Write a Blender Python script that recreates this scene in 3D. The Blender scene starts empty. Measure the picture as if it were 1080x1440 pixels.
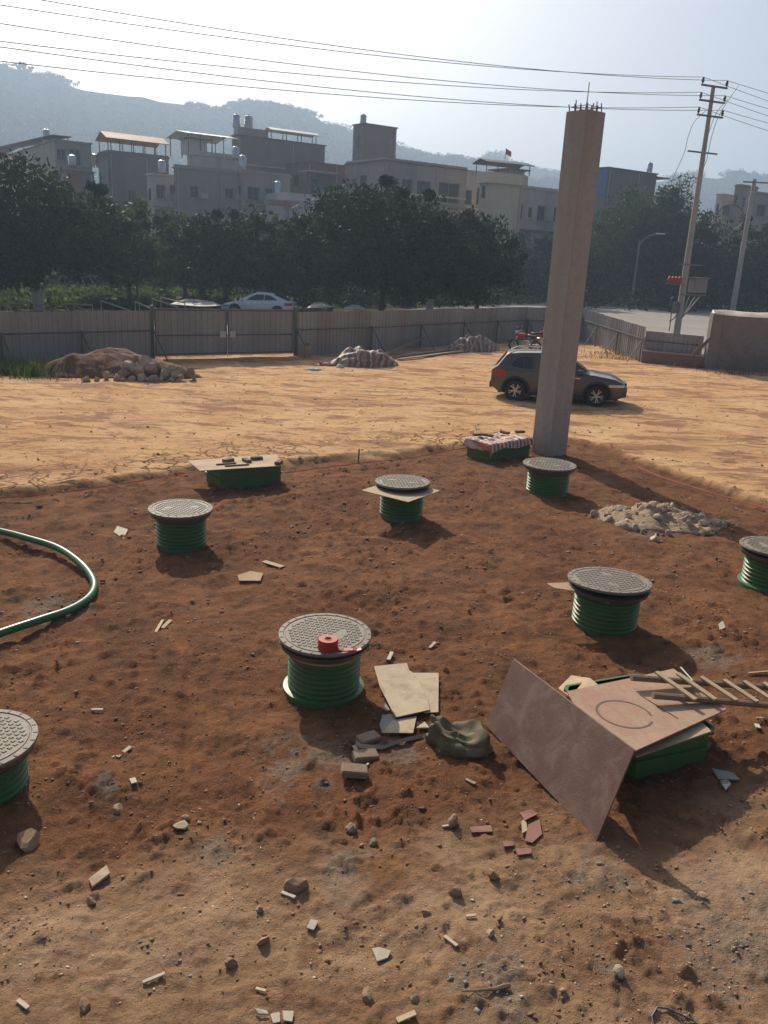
import bpy, bmesh, math, random
import numpy as np
from mathutils import Vector, Matrix, Euler

# ------------------------------------------------------------------ camera, sky, sun, exposure
scene = bpy.context.scene
COL = scene.collection
H = 4.6                                   # eye height in metres
PITCH, ROLL, FPX = 17.2, 2.9, 1170.0      # FPX: focal length in pixels of a 1080 px wide frame
SUN_EL, SUN_AZ = 34.0, 22.0               # azimuth measured to the left of the view direction
th, ro = math.radians(PITCH), math.radians(ROLL)
FW = np.array([0, math.cos(th), -math.sin(th)])
R0 = np.array([1., 0, 0]); U0 = np.cross(R0, FW)
RT = math.cos(ro) * R0 + math.sin(ro) * U0
UP = -math.sin(ro) * R0 + math.cos(ro) * U0
cd = bpy.data.cameras.new('camera'); cam = bpy.data.objects.new('camera', cd); COL.objects.link(cam)
cam.matrix_world = Matrix(((RT[0], UP[0], -FW[0], 0), (RT[1], UP[1], -FW[1], 0), (RT[2], UP[2], -FW[2], H), (0, 0, 0, 1)))
cd.sensor_fit = 'HORIZONTAL'; cd.sensor_width = 36; cd.lens = 36 * FPX / 1080
cd.clip_start = .1; cd.clip_end = 12000
scene.camera = cam

w = bpy.data.worlds.new('World'); scene.world = w; w.use_nodes = True
nt = w.node_tree
bg = nt.nodes['Background']; bg.inputs['Strength'].default_value = .102
sky = nt.nodes.new('ShaderNodeTexSky'); sky.sky_type = 'NISHITA'; sky.sun_disc = False
sky.sun_elevation = math.radians(SUN_EL); sky.sun_rotation = math.radians(-SUN_AZ)
sky.altitude = 50; sky.air_density = .8; sky.dust_density = 4.2; sky.ozone_density = .6
nt.links.new(sky.outputs[0], bg.inputs['Color'])
sd = bpy.data.lights.new('sun', 'SUN'); sd.energy = 5.0; sd.angle = math.radians(.6); sd.color = (1, .905, .75)
sun = bpy.data.objects.new('sun', sd); COL.objects.link(sun)
se, sa = math.radians(SUN_EL), math.radians(SUN_AZ)
to_sun = Vector((-math.sin(sa) * math.cos(se), math.cos(sa) * math.cos(se), math.sin(se)))
sun.rotation_euler = to_sun.to_track_quat('Z', 'Y').to_euler(); sun.location = (0, 0, 60)
vs = scene.view_settings; vs.view_transform = 'Standard'; vs.look = 'None'; vs.gamma = 1; vs.exposure = 0.15; vs.use_curve_mapping = False
cy = scene.cycles
cy.use_denoising = True; cy.max_bounces = 5; cy.diffuse_bounces = 2; cy.glossy_bounces = 3; cy.transmission_bounces = 4
cy.transparent_max_bounces = 8; cy.volume_bounces = 0; cy.caustics_reflective = False; cy.caustics_refractive = False
cy.sample_clamp_indirect = 6

# ------------------------------------------------------------------ helpers
def ray(x, y): return FW + RT * (x - 540) / FPX - UP * (y - 720) / FPX
def at(x, y, z=0.):
    d = ray(x, y); return np.array([0, 0, H]) + d * ((z - H) / d[2])
def at_dist(x, y, D):                      # point on the pixel's ray at horizontal distance D
    d = ray(x, y); return np.array([0, 0, H]) + d * (D / math.hypot(d[0], d[1]))
def proj(p):
    v = np.array(p, float) - [0, 0, H]; c = v @ FW
    return 540 + FPX * (v @ RT) / c, 720 - FPX * (v @ UP) / c
def z_above(b, x, y):                      # height of pixel (x, y) standing above ground point b
    d = ray(x, y); return H + d[2] * math.hypot(b[0], b[1]) / math.hypot(d[0], d[1])

def _hash(ix, iy, seed):
    h = (ix.astype(np.int64) * 374761393 + iy.astype(np.int64) * 668265263 + seed * 1442695041) & 0x7fffffff
    h = ((h ^ (h >> 13)) * 1274126177) & 0x7fffffff
    return ((h ^ (h >> 16)) & 0xffff) / 65535.0
def vnoise(x, y, seed=0):
    x = np.asarray(x, float); y = np.asarray(y, float)
    ix = np.floor(x); iy = np.floor(y); fx = x - ix; fy = y - iy
    fx = fx * fx * (3 - 2 * fx); fy = fy * fy * (3 - 2 * fy)
    a = _hash(ix, iy, seed); b = _hash(ix + 1, iy, seed); c = _hash(ix, iy + 1, seed); d = _hash(ix + 1, iy + 1, seed)
    return (a * (1 - fx) + b * fx) * (1 - fy) + (c * (1 - fx) + d * fx) * fy
def fbm(x, y, seed=0, octv=4, lac=2.1, gain=.5):
    s = 0; a = 1; t = 0
    for k in range(octv):
        s = s + a * vnoise(x, y, seed + k * 17); t += a; a *= gain; x = np.asarray(x) * lac + 3.7; y = np.asarray(y) * lac - 1.3
    return s / t * 2 - 1
def sstep(a, b, x):
    t = np.clip((np.asarray(x, float) - a) / (b - a), 0, 1); return t * t * (3 - 2 * t)

def tag(o, label=None, cat=None, group=None, kind=None):
    if label: o['label'] = label
    if cat: o['category'] = cat
    if group: o['group'] = group
    if kind: o['kind'] = kind
    return o
def empty(name, loc=(0, 0, 0), rz=0, label=None, cat=None, group=None):
    o = bpy.data.objects.new(name, None); COL.objects.link(o); o.location = Vector([float(c) for c in loc]); o.rotation_euler = (0, 0, rz)
    o.empty_display_size = .2
    return tag(o, label, cat, group)
def link(name, me, parent=None, loc=None, rot=None, scale=None):
    o = bpy.data.objects.new(name, me); COL.objects.link(o)
    if parent: o.parent = parent
    if loc is not None: o.location = Vector([float(c) for c in loc])
    if rot is not None: o.rotation_euler = rot
    if scale is not None: o.scale = scale
    return o
class MB:
    def __init__(s): s.v = []; s.f = []
    def add(s, vs_, fs_):
        o = len(s.v); s.v += [(float(p[0]), float(p[1]), float(p[2])) for p in vs_]; s.f += [tuple(i + o for i in f) for f in fs_]; return s
    def box(s, c, d, rot=None):
        hx, hy, hz = d[0] / 2, d[1] / 2, d[2] / 2
        P = [Vector((x, y, z)) for z in (-hz, hz) for y in (-hy, hy) for x in (-hx, hx)]
        if rot is not None: P = [rot @ p for p in P]
        c = Vector([float(q) for q in c])
        return s.add([p + c for p in P], [(0, 2, 3, 1), (4, 5, 7, 6), (0, 1, 5, 4), (2, 6, 7, 3), (0, 4, 6, 2), (1, 3, 7, 5)])
    def bar(s, a, b, wd, ht=None):
        a = Vector([float(q) for q in a]); b = Vector([float(q) for q in b]); d = b - a
        q = d.to_track_quat('X', 'Z').to_matrix()
        return s.box((a + b) / 2, (d.length, wd, ht or wd), q)
    def tube(s, pts, r, n=8, cap=True):
        pts = [Vector([float(q) for q in p]) for p in pts]; m = len(pts)
        rs = r if isinstance(r, (list, tuple)) else [r] * m
        V = []; ref = None
        for i, p in enumerate(pts):
            t = (pts[min(i + 1, m - 1)] - pts[max(i - 1, 0)]).normalized()
            if ref is None: ref = Vector((0, 0, 1)) if abs(t.z) < .9 else Vector((1, 0, 0))
            a = ref - t * ref.dot(t); a.normalize(); ref = a; b = t.cross(a)
            for k in range(n):
                an = 2 * math.pi * k / n; V.append(p + (a * math.cos(an) + b * math.sin(an)) * rs[i])
        Fc = [(i * n + k, i * n + (k + 1) % n, (i + 1) * n + (k + 1) % n, (i + 1) * n + k) for i in range(m - 1) for k in range(n)]
        if cap: Fc += [tuple(range(n - 1, -1, -1)), tuple((m - 1) * n + k for k in range(n))]
        return s.add(V, Fc)
    def lathe(s, prof, n=24, c=(0, 0, 0), axis='z'):
        V = []
        for r, z in prof:
            for k in range(n):
                an = 2 * math.pi * k / n; x, y = r * math.cos(an), r * math.sin(an)
                p = (x, y, z) if axis == 'z' else (x, z, y)
                V.append((p[0] + c[0], p[1] + c[1], p[2] + c[2]))
        m = len(prof); Fc = [(i * n + k, i * n + (k + 1) % n, (i + 1) * n + (k + 1) % n, (i + 1) * n + k) for i in range(m - 1) for k in range(n)]
        if axis != 'z': Fc = [tuple(reversed(f)) for f in Fc]
        return s.add(V, Fc)
    def prism(s, poly, z0, z1):
        n = len(poly); zz = (lambda z, i: z[i] if isinstance(z, (list, tuple)) else z)
        V = [(p[0], p[1], zz(z0, i)) for i, p in enumerate(poly)] + [(p[0], p[1], zz(z1, i)) for i, p in enumerate(poly)]
        return s.add(V, [tuple(range(n - 1, -1, -1)), tuple(range(n, 2 * n))] + [(i, (i + 1) % n, n + (i + 1) % n, n + i) for i in range(n)])
    def grid(s, rows, closed=False):
        n = len(rows[0]); V = [p for r_ in rows for p in r_]
        return s.add(V, [(i * n + k, i * n + (k + 1) % n, (i + 1) * n + (k + 1) % n, (i + 1) * n + k) for i in range(len(rows) - 1) for k in range(n if closed else n - 1)])
    def mesh(s, name, mat, smooth=False, fix=True, angle=40, bevel=0):
        me = bpy.data.meshes.new(name); me.from_pydata(s.v, [], s.f)
        if fix or bevel:
            bm = bmesh.new(); bm.from_mesh(me)
            if bevel: bmesh.ops.bevel(bm, geom=bm.edges[:] + bm.verts[:], offset=bevel, segments=1, affect='EDGES', profile=.5)
            if fix: bmesh.ops.recalc_face_normals(bm, faces=bm.faces)
            bm.to_mesh(me); bm.free()
        if mat: me.materials.append(mat)
        if smooth: me.shade_smooth(); me.set_sharp_from_angle(angle=math.radians(angle))
        return me
    def build(s, name, mat, parent=None, loc=None, rot=None, **k):
        return link(name, s.mesh(name, mat, **k), parent, loc, rot)
def np_mesh(name, V, Fq, mat, smooth=False):
    me = bpy.data.meshes.new(name); V = np.asarray(V, np.float32); Fq = np.asarray(Fq, np.int32); k = Fq.shape[1]
    me.vertices.add(len(V)); me.vertices.foreach_set('co', V.ravel())
    me.loops.add(Fq.size); me.loops.foreach_set('vertex_index', Fq.ravel())
    me.polygons.add(len(Fq)); me.polygons.foreach_set('loop_start', np.arange(0, Fq.size, k, dtype=np.int32))
    me.polygons.foreach_set('loop_total', np.full(len(Fq), k, np.int32))
    if mat: me.materials.append(mat)
    me.update(calc_edges=True); me.validate()
    if smooth: me.shade_smooth()
    return me

# ------------------------------------------------------------------ materials
def N(nt, typ, **kw):
    n = nt.nodes.new(typ)
    for k, v in kw.items(): setattr(n, k, v)
    return n
def mixc(nt, fac, a, b, blend='MIX'):
    m = nt.nodes.new('ShaderNodeMix'); m.data_type = 'RGBA'; m.blend_type = blend
    for i, v in ((0, fac), (6, a), (7, b)):
        if hasattr(v, 'is_linked') or hasattr(v, 'links'): nt.links.new(v, m.inputs[i])
        elif i == 0: m.inputs[0].default_value = v
        else: m.inputs[i].default_value = (v[0], v[1], v[2], 1)
    return m.outputs[2]
def ramp(nt, src, lo, hi):
    m = nt.nodes.new('ShaderNodeMapRange'); m.interpolation_type = 'SMOOTHSTEP'
    nt.links.new(src, m.inputs[0]); m.inputs[1].default_value = lo; m.inputs[2].default_value = hi
    return m.outputs[0]
def noise(nt, vec, scale, detail=4, rough=.6, dist=0):
    n = nt.nodes.new('ShaderNodeTexNoise'); n.inputs['Scale'].default_value = scale; n.inputs['Detail'].default_value = detail
    n.inputs['Roughness'].default_value = rough; n.inputs['Distortion'].default_value = dist
    if vec is not None: nt.links.new(vec, n.inputs['Vector'])
    return n.outputs['Fac']
def coords(nt, stretch=None, world=False, rnd=True):
    if world:
        v = nt.nodes.new('ShaderNodeNewGeometry').outputs['Position']
    else:
        v = nt.nodes.new('ShaderNodeTexCoord').outputs['Object']
        if rnd:
            oi = nt.nodes.new('ShaderNodeObjectInfo'); a = nt.nodes.new('ShaderNodeVectorMath'); a.operation = 'MULTIPLY_ADD'
            nt.links.new(oi.outputs['Random'], a.inputs[0]); a.inputs[1].default_value = (37, 53, 71); nt.links.new(v, a.inputs[2]); v = a.outputs[0]
    if stretch:
        m = nt.nodes.new('ShaderNodeVectorMath'); m.operation = 'MULTIPLY'; nt.links.new(v, m.inputs[0]); m.inputs[1].default_value = stretch; v = m.outputs[0]
    return v
MATS = {}
def mat(name, col, rough=.85, var=.25, scale=3., bump=.25, bscale=40., metal=0., dirt=None, dirt_amt=.5, streak=False, coat=0., objvar=0., spec=.5, bdist=.01):
    if name in MATS: return MATS[name]
    m = bpy.data.materials.new(name); m.use_nodes = True; nt = m.node_tree; b = nt.nodes['Principled BSDF']
    v = coords(nt); vs_ = coords(nt, (1, 1, .12)) if streak else v
    n1 = noise(nt, vs_, scale, 5, .65)
    c = mixc(nt, n1, [q * (1 - var) for q in col], [min(1, q * (1 + var)) for q in col])
    n2 = noise(nt, v, scale * 9, 4, .7)
    c = mixc(nt, ramp(nt, n2, .45, .75), c, [q * (1 - var * .8) for q in col])
    if dirt:
        n3 = noise(nt, vs_, scale * .6, 6, .7, .6); c = mixc(nt, _scaled(nt, ramp(nt, n3, .42, .68), dirt_amt), c, dirt)
    if objvar:
        oi = nt.nodes.new('ShaderNodeObjectInfo'); mr = nt.nodes.new('ShaderNodeMapRange'); nt.links.new(oi.outputs['Random'], mr.inputs[0])
        mr.inputs[3].default_value = 1 - objvar; mr.inputs[4].default_value = 1 + objvar
        hs = nt.nodes.new('ShaderNodeHueSaturation'); nt.links.new(mr.outputs[0], hs.inputs['Value']); nt.links.new(c, hs.inputs['Color']); c = hs.outputs[0]
    nt.links.new(c, b.inputs['Base Color'])
    rr = nt.nodes.new('ShaderNodeMapRange'); nt.links.new(n2, rr.inputs[0]); rr.inputs[3].default_value = max(.02, rough - .12); rr.inputs[4].default_value = min(1, rough + .12)
    nt.links.new(rr.outputs[0], b.inputs['Roughness'])
    b.inputs['Metallic'].default_value = metal; b.inputs['Coat Weight'].default_value = coat; b.inputs['Coat Roughness'].default_value = .08
    b.inputs['Specular IOR Level'].default_value = spec
    if bump:
        bp = nt.nodes.new('ShaderNodeBump'); bp.inputs['Strength'].default_value = bump; bp.inputs['Distance'].default_value = bdist
        nt.links.new(noise(nt, v, bscale, 4, .65), bp.inputs['Height']); nt.links.new(bp.outputs[0], b.inputs['Normal'])
    MATS[name] = m; return m
def _scaled(nt, s, k):
    a = nt.nodes.new('ShaderNodeMath'); a.operation = 'MULTIPLY'; nt.links.new(s, a.inputs[0]); a.inputs[1].default_value = k; return a.outputs[0]
def leaf_mat(name, col, trans=.35, var=.45):
    if name in MATS: return MATS[name]
    m = bpy.data.materials.new(name); m.use_nodes = True; nt = m.node_tree; b = nt.nodes['Principled BSDF']
    v = coords(nt, world=True)
    n1 = noise(nt, v, 1.1, 3); n2 = noise(nt, v, 9, 2)
    c = mixc(nt, ramp(nt, n1, .3, .7), [q * (1 - var) for q in col], [q * (1 + var) for q in col]); c = mixc(nt, ramp(nt, n2, .5, .8), c, (col[0] * 1.9, col[1] * 1.5, col[2] * 1.1))
    nt.links.new(c, b.inputs['Base Color']); b.inputs['Roughness'].default_value = .65; b.inputs['Specular IOR Level'].default_value = .12
    t = nt.nodes.new('ShaderNodeBsdfTranslucent'); hs = nt.nodes.new('ShaderNodeHueSaturation'); hs.inputs['Value'].default_value = 1.5; hs.inputs['Saturation'].default_value = 1.1
    nt.links.new(c, hs.inputs['Color']); nt.links.new(hs.outputs[0], t.inputs['Color'])
    mx = nt.nodes.new('ShaderNodeMixShader'); mx.inputs[0].default_value = trans
    nt.links.new(b.outputs[0], mx.inputs[1]); nt.links.new(t.outputs[0], mx.inputs[2]); nt.links.new(mx.outputs[0], nt.nodes['Material Output'].inputs[0])
    MATS[name] = m; return m

# ------------------------------------------------------------------ ground
FENCE = [(-30.0, 16.6), (-14.0, 30.0), (-9.6, 33.7), (-4.3, 37.2), (-1.1, 40.3), (3.75, 46.2), (7.9, 50.8), (11.4, 52.2)]
OUTX = [p[0] for p in FENCE] + [12.5, 14.9, 60]; OUTY = [p[1] for p in FENCE] + [42.0, 40.4, 38.2]
edge_px = [(-500, 760), (-150, 725), (0, 703), (130, 688), (230, 668), (290, 662), (400, 656), (500, 647), (580, 640), (650, 632), (720, 626), (800, 622), (850, 632), (900, 654), (960, 674), (1020, 694), (1080, 715), (1250, 780), (1500, 900)]
EDGE = sorted([tuple(at(*p)[:2]) for p in edge_px]); EX = [p[0] for p in EDGE]; EY = [p[1] for p in EDGE]
pale_px = [(-300, 1290), (0, 1245), (130, 1240), (300, 1235), (420, 1255), (560, 1215), (660, 1150), (740, 1120), (840, 1185), (920, 1215), (985, 1160), (1080, 1115), (1300, 1080)]
PALE = sorted([tuple(at(*p)[:2]) for p in pale_px]); PX = [p[0] for p in PALE]; PY = [p[1] for p in PALE]
ASH = [(at(*p)[:2], r_) for p, r_ in (((400, 1085), .33), ((465, 1065), .22), ((485, 1225), .2), ((845, 1243), .2), ((1050, 1330), .42), ((1010, 1290), .22), ((1000, 925), .28), ((860, 1365), .12), ((560, 1060), .2), ((900, 740), .5), ((150, 1105), .15), ((300, 1190), .14), ((700, 1400), .3), ((60, 860), .4))]
def masks(x, y, with_ash=True):
    wx = fbm(x * .9, y * .9, 5, 3) * .55 + fbm(x * 4, y * 4, 9, 3) * .16
    tan = sstep(-.12, .3, y - np.interp(x, EX, EY) + wx * .95)
    pale = (1 - sstep(-.45, .6, y - np.interp(x, PX, PY) + wx * 1.1)) * (.42 + .58 * sstep(-.22, .2, fbm(x * .8, y * 1.3, 77, 4) + .25 * sstep(.3, 1.5, np.abs(x - .2)) - .05))
    ash = np.zeros_like(x)
    for c, r_ in (ASH if with_ash else ()):
        d = np.hypot(x - c[0], (y - c[1]) * .8) + fbm(x * 5, y * 5, 21, 3) * r_ * 1.1 + fbm(x * 17, y * 17, 23, 3) * r_ * .9; ash = np.maximum(ash, 1 - sstep(r_ * .3, r_ * 1.2, d))
    out = sstep(.2, 1.2, y - np.interp(x, OUTX, OUTY))
    return tan, pale, ash, out
def ground_z(x, y):
    x = np.asarray(x, float); y = np.asarray(y, float)
    tan, pale, ash, out = masks(x, y, False)
    z = .1 * tan + .38 * out
    near = 1 - sstep(45, 70, np.hypot(x, y))
    rough = (1 - .72 * tan) * (1 - .5 * pale) * (1 - out)
    z = z + near * fbm(x * .35, y * .35, 31, 3) * .05
    z = z + near * rough * (fbm(x * 2.2, y * 2.2, 41, 4) * .055 + np.maximum(0, fbm(x * 9, y * 9, 51, 3) - .12) * .075 * (.3 + 1.4 * vnoise(x * 1.1, y * 1.1, 55)) + fbm(x * 26, y * 26, 61, 3) * .016)
    # wheel ruts swinging across the hard tan yard and the trampled strip in front
    u = y + .22 * x + fbm(x * .15, y * .3, 71, 2) * 1.2
    z = z + near * tan * (1 - out) * (np.abs(fbm(x * .35, u * 2.2, 81, 3)) * -.03 + .01 + fbm(x * 3, y * 4, 83, 4) * .022)
    q = y - .55 * x + fbm(x * .8, y * .8, 91, 2) * .5
    z = z + near * pale * (np.abs(fbm(x * .9, q * 4.5, 95, 3)) * -.03 + .008 + fbm(x * 5, y * 5, 98, 4) * .013 + fbm(x * 14, y * 14, 97, 3) * .012)
    z = z + near * .05 * np.exp(-((y - np.interp(x, EX, EY) - .25) / .22) ** 2) * (.4 + .8 * vnoise(x * 1.7, y * 1.7, 99)) * (1 - out)
    rutx = np.array([at(262, yy)[0] for yy in (960, 1030, 1100)]); ruty = np.array([at(262, yy)[1] for yy in (960, 1030, 1100)])
    xr = np.interp(y, ruty[::-1], rutx[::-1]); z = z - .05 * np.exp(-((x - xr) / .06) ** 2) * sstep(6.4, 6.9, y) * (1 - sstep(8.4, 9., y))
    return z
def G(x, y): return float(ground_z(np.array([x]), np.array([y]))[0])
def on(px, py, dz=0.):                     # ground point seen at a pixel, with the relief taken into account
    p = at(px, py)
    for _ in range(3): p = at(px, py, G(p[0], p[1]))
    return np.array([p[0], p[1], G(p[0], p[1]) + dz])

def ground_material():
    m = bpy.data.materials.new('earth'); m.use_nodes = True; nt = m.node_tree; b = nt.nodes['Principled BSDF']; L = nt.links.new
    P = coords(nt, world=True)
    att = {k: N(nt, 'ShaderNodeAttribute', attribute_name=k).outputs['Fac'] for k in ('tan', 'pale', 'ash', 'out')}
    nb = noise(nt, P, .55, 5, .6, .4); nm = noise(nt, P, 3.2, 6, .7, .3); nf = noise(nt, P, 24, 6, .75); ng = noise(nt, P, 110, 3, .7)
    # dark red-brown backfill
    soil = mixc(nt, ramp(nt, nb, .3, .7), (.175, .072, .034), (.28, .125, .058))
    soil = mixc(nt, ramp(nt, nm, .42, .72), soil, (.10, .05, .028)); soil = mixc(nt, _scaled(nt, ramp(nt, nf, .55, .8), .7), soil, (.25, .12, .055))
    soil = mixc(nt, _scaled(nt, ramp(nt, ng, .60, .72), .65), soil, (.36, .23, .14)); soil = mixc(nt, _scaled(nt, ramp(nt, noise(nt, P, 45, 3, .8), .6, .68), .6), soil, (.40, .25, .14))
    npz = noise(nt, P, 1.5, 7, .7, .8); soil = mixc(nt, _scaled(nt, ramp(nt, npz, .55, .68), .6), soil, (.37, .15, .052)); soil = mixc(nt, _scaled(nt, ramp(nt, npz, .46, .34), .5), soil, (.075, .04, .026))
    # hard dry yard, tan with darker drifts stretched along the wheel tracks
    Ps = N(nt, 'ShaderNodeMapping'); L(P, Ps.inputs[0]); Ps.inputs['Rotation'].default_value = (0, 0, .2); Ps.inputs['Scale'].default_value = (.42, 1.15, 1)
    ns = noise(nt, Ps.outputs[0], 1.0, 9, .74, .7); ns2 = noise(nt, Ps.outputs[0], 6.5, 5, .7, .3)
    tan = mixc(nt, ramp(nt, nb, .3, .72), (.63, .35, .16), (.76, .485, .25))
    tan = mixc(nt, _scaled(nt, ramp(nt, ns, .495, .575), .82), tan, (.31, .155, .085)); tan = mixc(nt, _scaled(nt, ramp(nt, ns2, .55, .66), .6), tan, (.25, .12, .062)); tan = mixc(nt, _scaled(nt, ramp(nt, nm, .53, .66), .55), tan, (.34, .17, .085))
    tan = mixc(nt, _scaled(nt, ramp(nt, nf, .52, .78), .4), tan, (.70, .49, .30))
    # trampled paler strip in the foreground
    pale = mixc(nt, ramp(nt, nb, .32, .68), (.31, .178, .096), (.475, .31, .19))
    pale = mixc(nt, _scaled(nt, ramp(nt, nm, .45, .75), .7), pale, (.19, .105, .058)); pale = mixc(nt, _scaled(nt, ramp(nt, nf, .5, .8), .6), pale, (.42, .28, .17))
    pale = mixc(nt, _scaled(nt, ramp(nt, npz, .52, .62), .6), pale, (.21, .11, .056))
    c = mixc(nt, att['pale'], soil, pale); c = mixc(nt, att['tan'], c, tan)
    ashc = mixc(nt, ramp(nt, nf, .35, .7), (.15, .125, .10), (.36, .31, .25))
    c = mixc(nt, _scaled(nt, att['ash'], .55), c, ashc)
    grass = mixc(nt, ramp(nt, nm, .35, .7), (.05, .075, .02), (.14, .11, .05)); c = mixc(nt, att['out'], c, grass)
    # dried-mud cracks in the yard near its edge
    Vc = N(nt, 'ShaderNodeTexVoronoi', feature='DISTANCE_TO_EDGE'); Vc.inputs['Scale'].default_value = 2.1
    wob = N(nt, 'ShaderNodeVectorMath', operation='MULTIPLY_ADD'); nn = N(nt, 'ShaderNodeTexNoise'); nn.inputs['Scale'].default_value = 2.5; L(P, nn.inputs['Vector'])
    L(nn.outputs['Color'], wob.inputs[0]); wob.inputs[1].default_value = (.5, .5, .5); L(P, wob.inputs[2]); L(wob.outputs[0], Vc.inputs['Vector'])
    cr = N(nt, 'ShaderNodeMapRange'); L(Vc.outputs['Distance'], cr.inputs[0]); cr.inputs[1].default_value = .02; cr.inputs[2].default_value = .06; cr.inputs[3].default_value = 1; cr.inputs[4].default_value = 0
    crm = N(nt, 'ShaderNodeMath', operation='MULTIPLY'); L(cr.outputs[0], crm.inputs[0]); ca = N(nt, 'ShaderNodeAttribute', attribute_name='crack'); L(ca.outputs['Fac'], crm.inputs[1])
    c = mixc(nt, _scaled(nt, crm.outputs[0], .8), c, (.12, .055, .028))
    L(c, b.inputs['Base Color']); b.inputs['Roughness'].default_value = .95; b.inputs['Specular IOR Level'].default_value = .12
    hsum = N(nt, 'ShaderNodeMath', operation='MULTIPLY_ADD'); L(nf, hsum.inputs[0]); hsum.inputs[1].default_value = 1.; L(_scaled(nt, ng, .35), hsum.inputs[2])
    h2 = N(nt, 'ShaderNodeMath', operation='MULTIPLY_ADD'); L(nm, h2.inputs[0]); h2.inputs[1].default_value = 1.5; L(hsum.outputs[0], h2.inputs[2])
    h3 = N(nt, 'ShaderNodeMath', operation='SUBTRACT'); L(h2.outputs[0], h3.inputs[0]); L(_scaled(nt, crm.outputs[0], 1.2), h3.inputs[1])
    bp = N(nt, 'ShaderNodeBump'); bp.inputs['Strength'].default_value = .85; bp.inputs['Distance'].default_value = .05; L(h3.outputs[0], bp.inputs['Height']); L(bp.outputs[0], b.inputs['Normal'])
    return m
def build_ground():
    rs = [.6]
    while rs[-1] < 75: rs.append(rs[-1] * (1.0046 if rs[-1] > 2.6 else 1.05))
    while rs[-1] < 5000: rs.append(rs[-1] * 1.045)
    rs = np.array(rs)
    aa = np.concatenate([np.arange(-34, 34.01, .22), np.arange(38, 324, 5.)]); A = np.radians(aa)
    RR, AA = np.meshgrid(rs, A, indexing='ij'); X = RR * np.sin(AA); Y = RR * np.cos(AA)
    n, m = X.shape; x = X.ravel(); y = Y.ravel(); z = ground_z(x, y)
    idx = np.arange(n * m).reshape(n, m); nx = np.roll(idx, -1, axis=1)
    F = np.stack([idx[:-1], idx[1:], nx[1:], nx[:-1]], -1).reshape(-1, 4)
    V = np.stack([x, y, z], -1)
    me = np_mesh('ground', V, F, ground_material(), True)
    tan, pale, ash, out = masks(x, y)
    crack = tan * (1 - out) * (1 - sstep(1.0, 3.2, y - np.interp(x, EX, EY))) * sstep(-.1, .3, fbm(x * .8, y * .8, 7, 2) + .3) * (1 - sstep(2, 4, x))
    for nme, arr in (('tan', tan), ('pale', pale), ('ash', ash), ('out', out), ('crack', crack)):
        a = me.attributes.new(nme, 'FLOAT', 'POINT'); a.data.foreach_set('value', np.ascontiguousarray(arr, np.float32))
    o = link('ground', me); tag(o, kind='structure'); return o
build_ground()

# ------------------------------------------------------------------ hills and haze
rng = random.Random(7); nr = np.random.default_rng(11)
def leafy(centers, radii, per, size, zsq=1., flat=.0, seed=0):
    """quads of leaves gathered in clumps; returns V, F"""
    r_ = np.random.default_rng(seed); C = np.repeat(np.asarray(centers), per, axis=0); Rr = np.repeat(np.asarray(radii), per)
    n = len(C); d = r_.normal(size=(n, 3)); d /= np.linalg.norm(d, axis=1)[:, None]
    rad = Rr * r_.random(n) ** .45; P = C + d * rad[:, None] * np.array([1, 1, zsq])
    a = r_.normal(size=(n, 3)); a[:, 2] -= flat; a /= np.linalg.norm(a, axis=1)[:, None]
    b = np.cross(a, r_.normal(size=(n, 3))); b /= np.linalg.norm(b, axis=1)[:, None]
    s = size * (.55 + .9 * r_.random(n)); L_ = a * s[:, None]; W_ = b * (s * .42)[:, None]
    V = np.stack([P - L_ * .5, P + W_ * .5 + L_ * .05, P + L_ * .5, P - W_ * .5 + L_ * .05], 1).reshape(-1, 3)
    return V, np.arange(4 * n).reshape(-1, 4)
def hill(name, px, D, back, mat_, front, seed):
    pts = [at_dist(x, y + 1.5, D) for x, y in px]
    az = np.array([math.atan2(p[0], p[1]) for p in pts]); zz = np.array([p[2] for p in pts])
    A = np.linspace(az[0], az[-1], 260); Zr = np.interp(A, az, zz)
    rows = []; ts = np.concatenate([np.linspace(-1, 0, 26), np.linspace(.08, 1, 8)])
    X = []; 
    for t in ts:
        d = D + (t * front if t < 0 else t * back)
        k = (1 + t) ** 1.15 if t < 0 else (.5 + .5 * math.cos(math.pi * t)) ** .8
        zt = Zr * k - 2 * (1 - k) + fbm(A * 40, np.full_like(A, t * 9.), seed, 4) * 6 * math.sin(math.pi * min(1, abs(t) * 1.0 + .02)) * (1 if t < 0 else .4) - (1 - k) * 1.5
        rows.append(np.stack([np.sin(A) * d, np.cos(A) * d, zt], -1))
    V = np.concatenate(rows); n = len(A); m = len(ts); idx = np.arange(n * m).reshape(m, n)
    F = np.stack([idx[:-1, :-1], idx[:-1, 1:], idx[1:, 1:], idx[1:, :-1]], -1).reshape(-1, 4)
    o = link(name, np_mesh(name, V, F, mat_, True)); tag(o, kind='structure')
    return rows, ts
hill_mat = mat('hillside', (.02, .03, .015), .95, .4, .02, 0, spec=0)
wood_mat = leaf_mat('hill_wood', (.016, .026, .012), .06)
ridge1 = [(-260, 150), (-120, 110), (-50, 88), (0, 94), (12, 100), (28, 106), (45, 110), (60, 107), (80, 110), (100, 121), (120, 126), (150, 130), (180, 134), (200, 135), (225, 142), (250, 145), (270, 147), (290, 154), (305, 157), (320, 153), (335, 148), (350, 145), (365, 146), (400, 152), (425, 158), (445, 165), (455, 171), (470, 178), (490, 187), (510, 194), (540, 200), (580, 209), (620, 218), (680, 233), (760, 252), (840, 268)]
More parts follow.
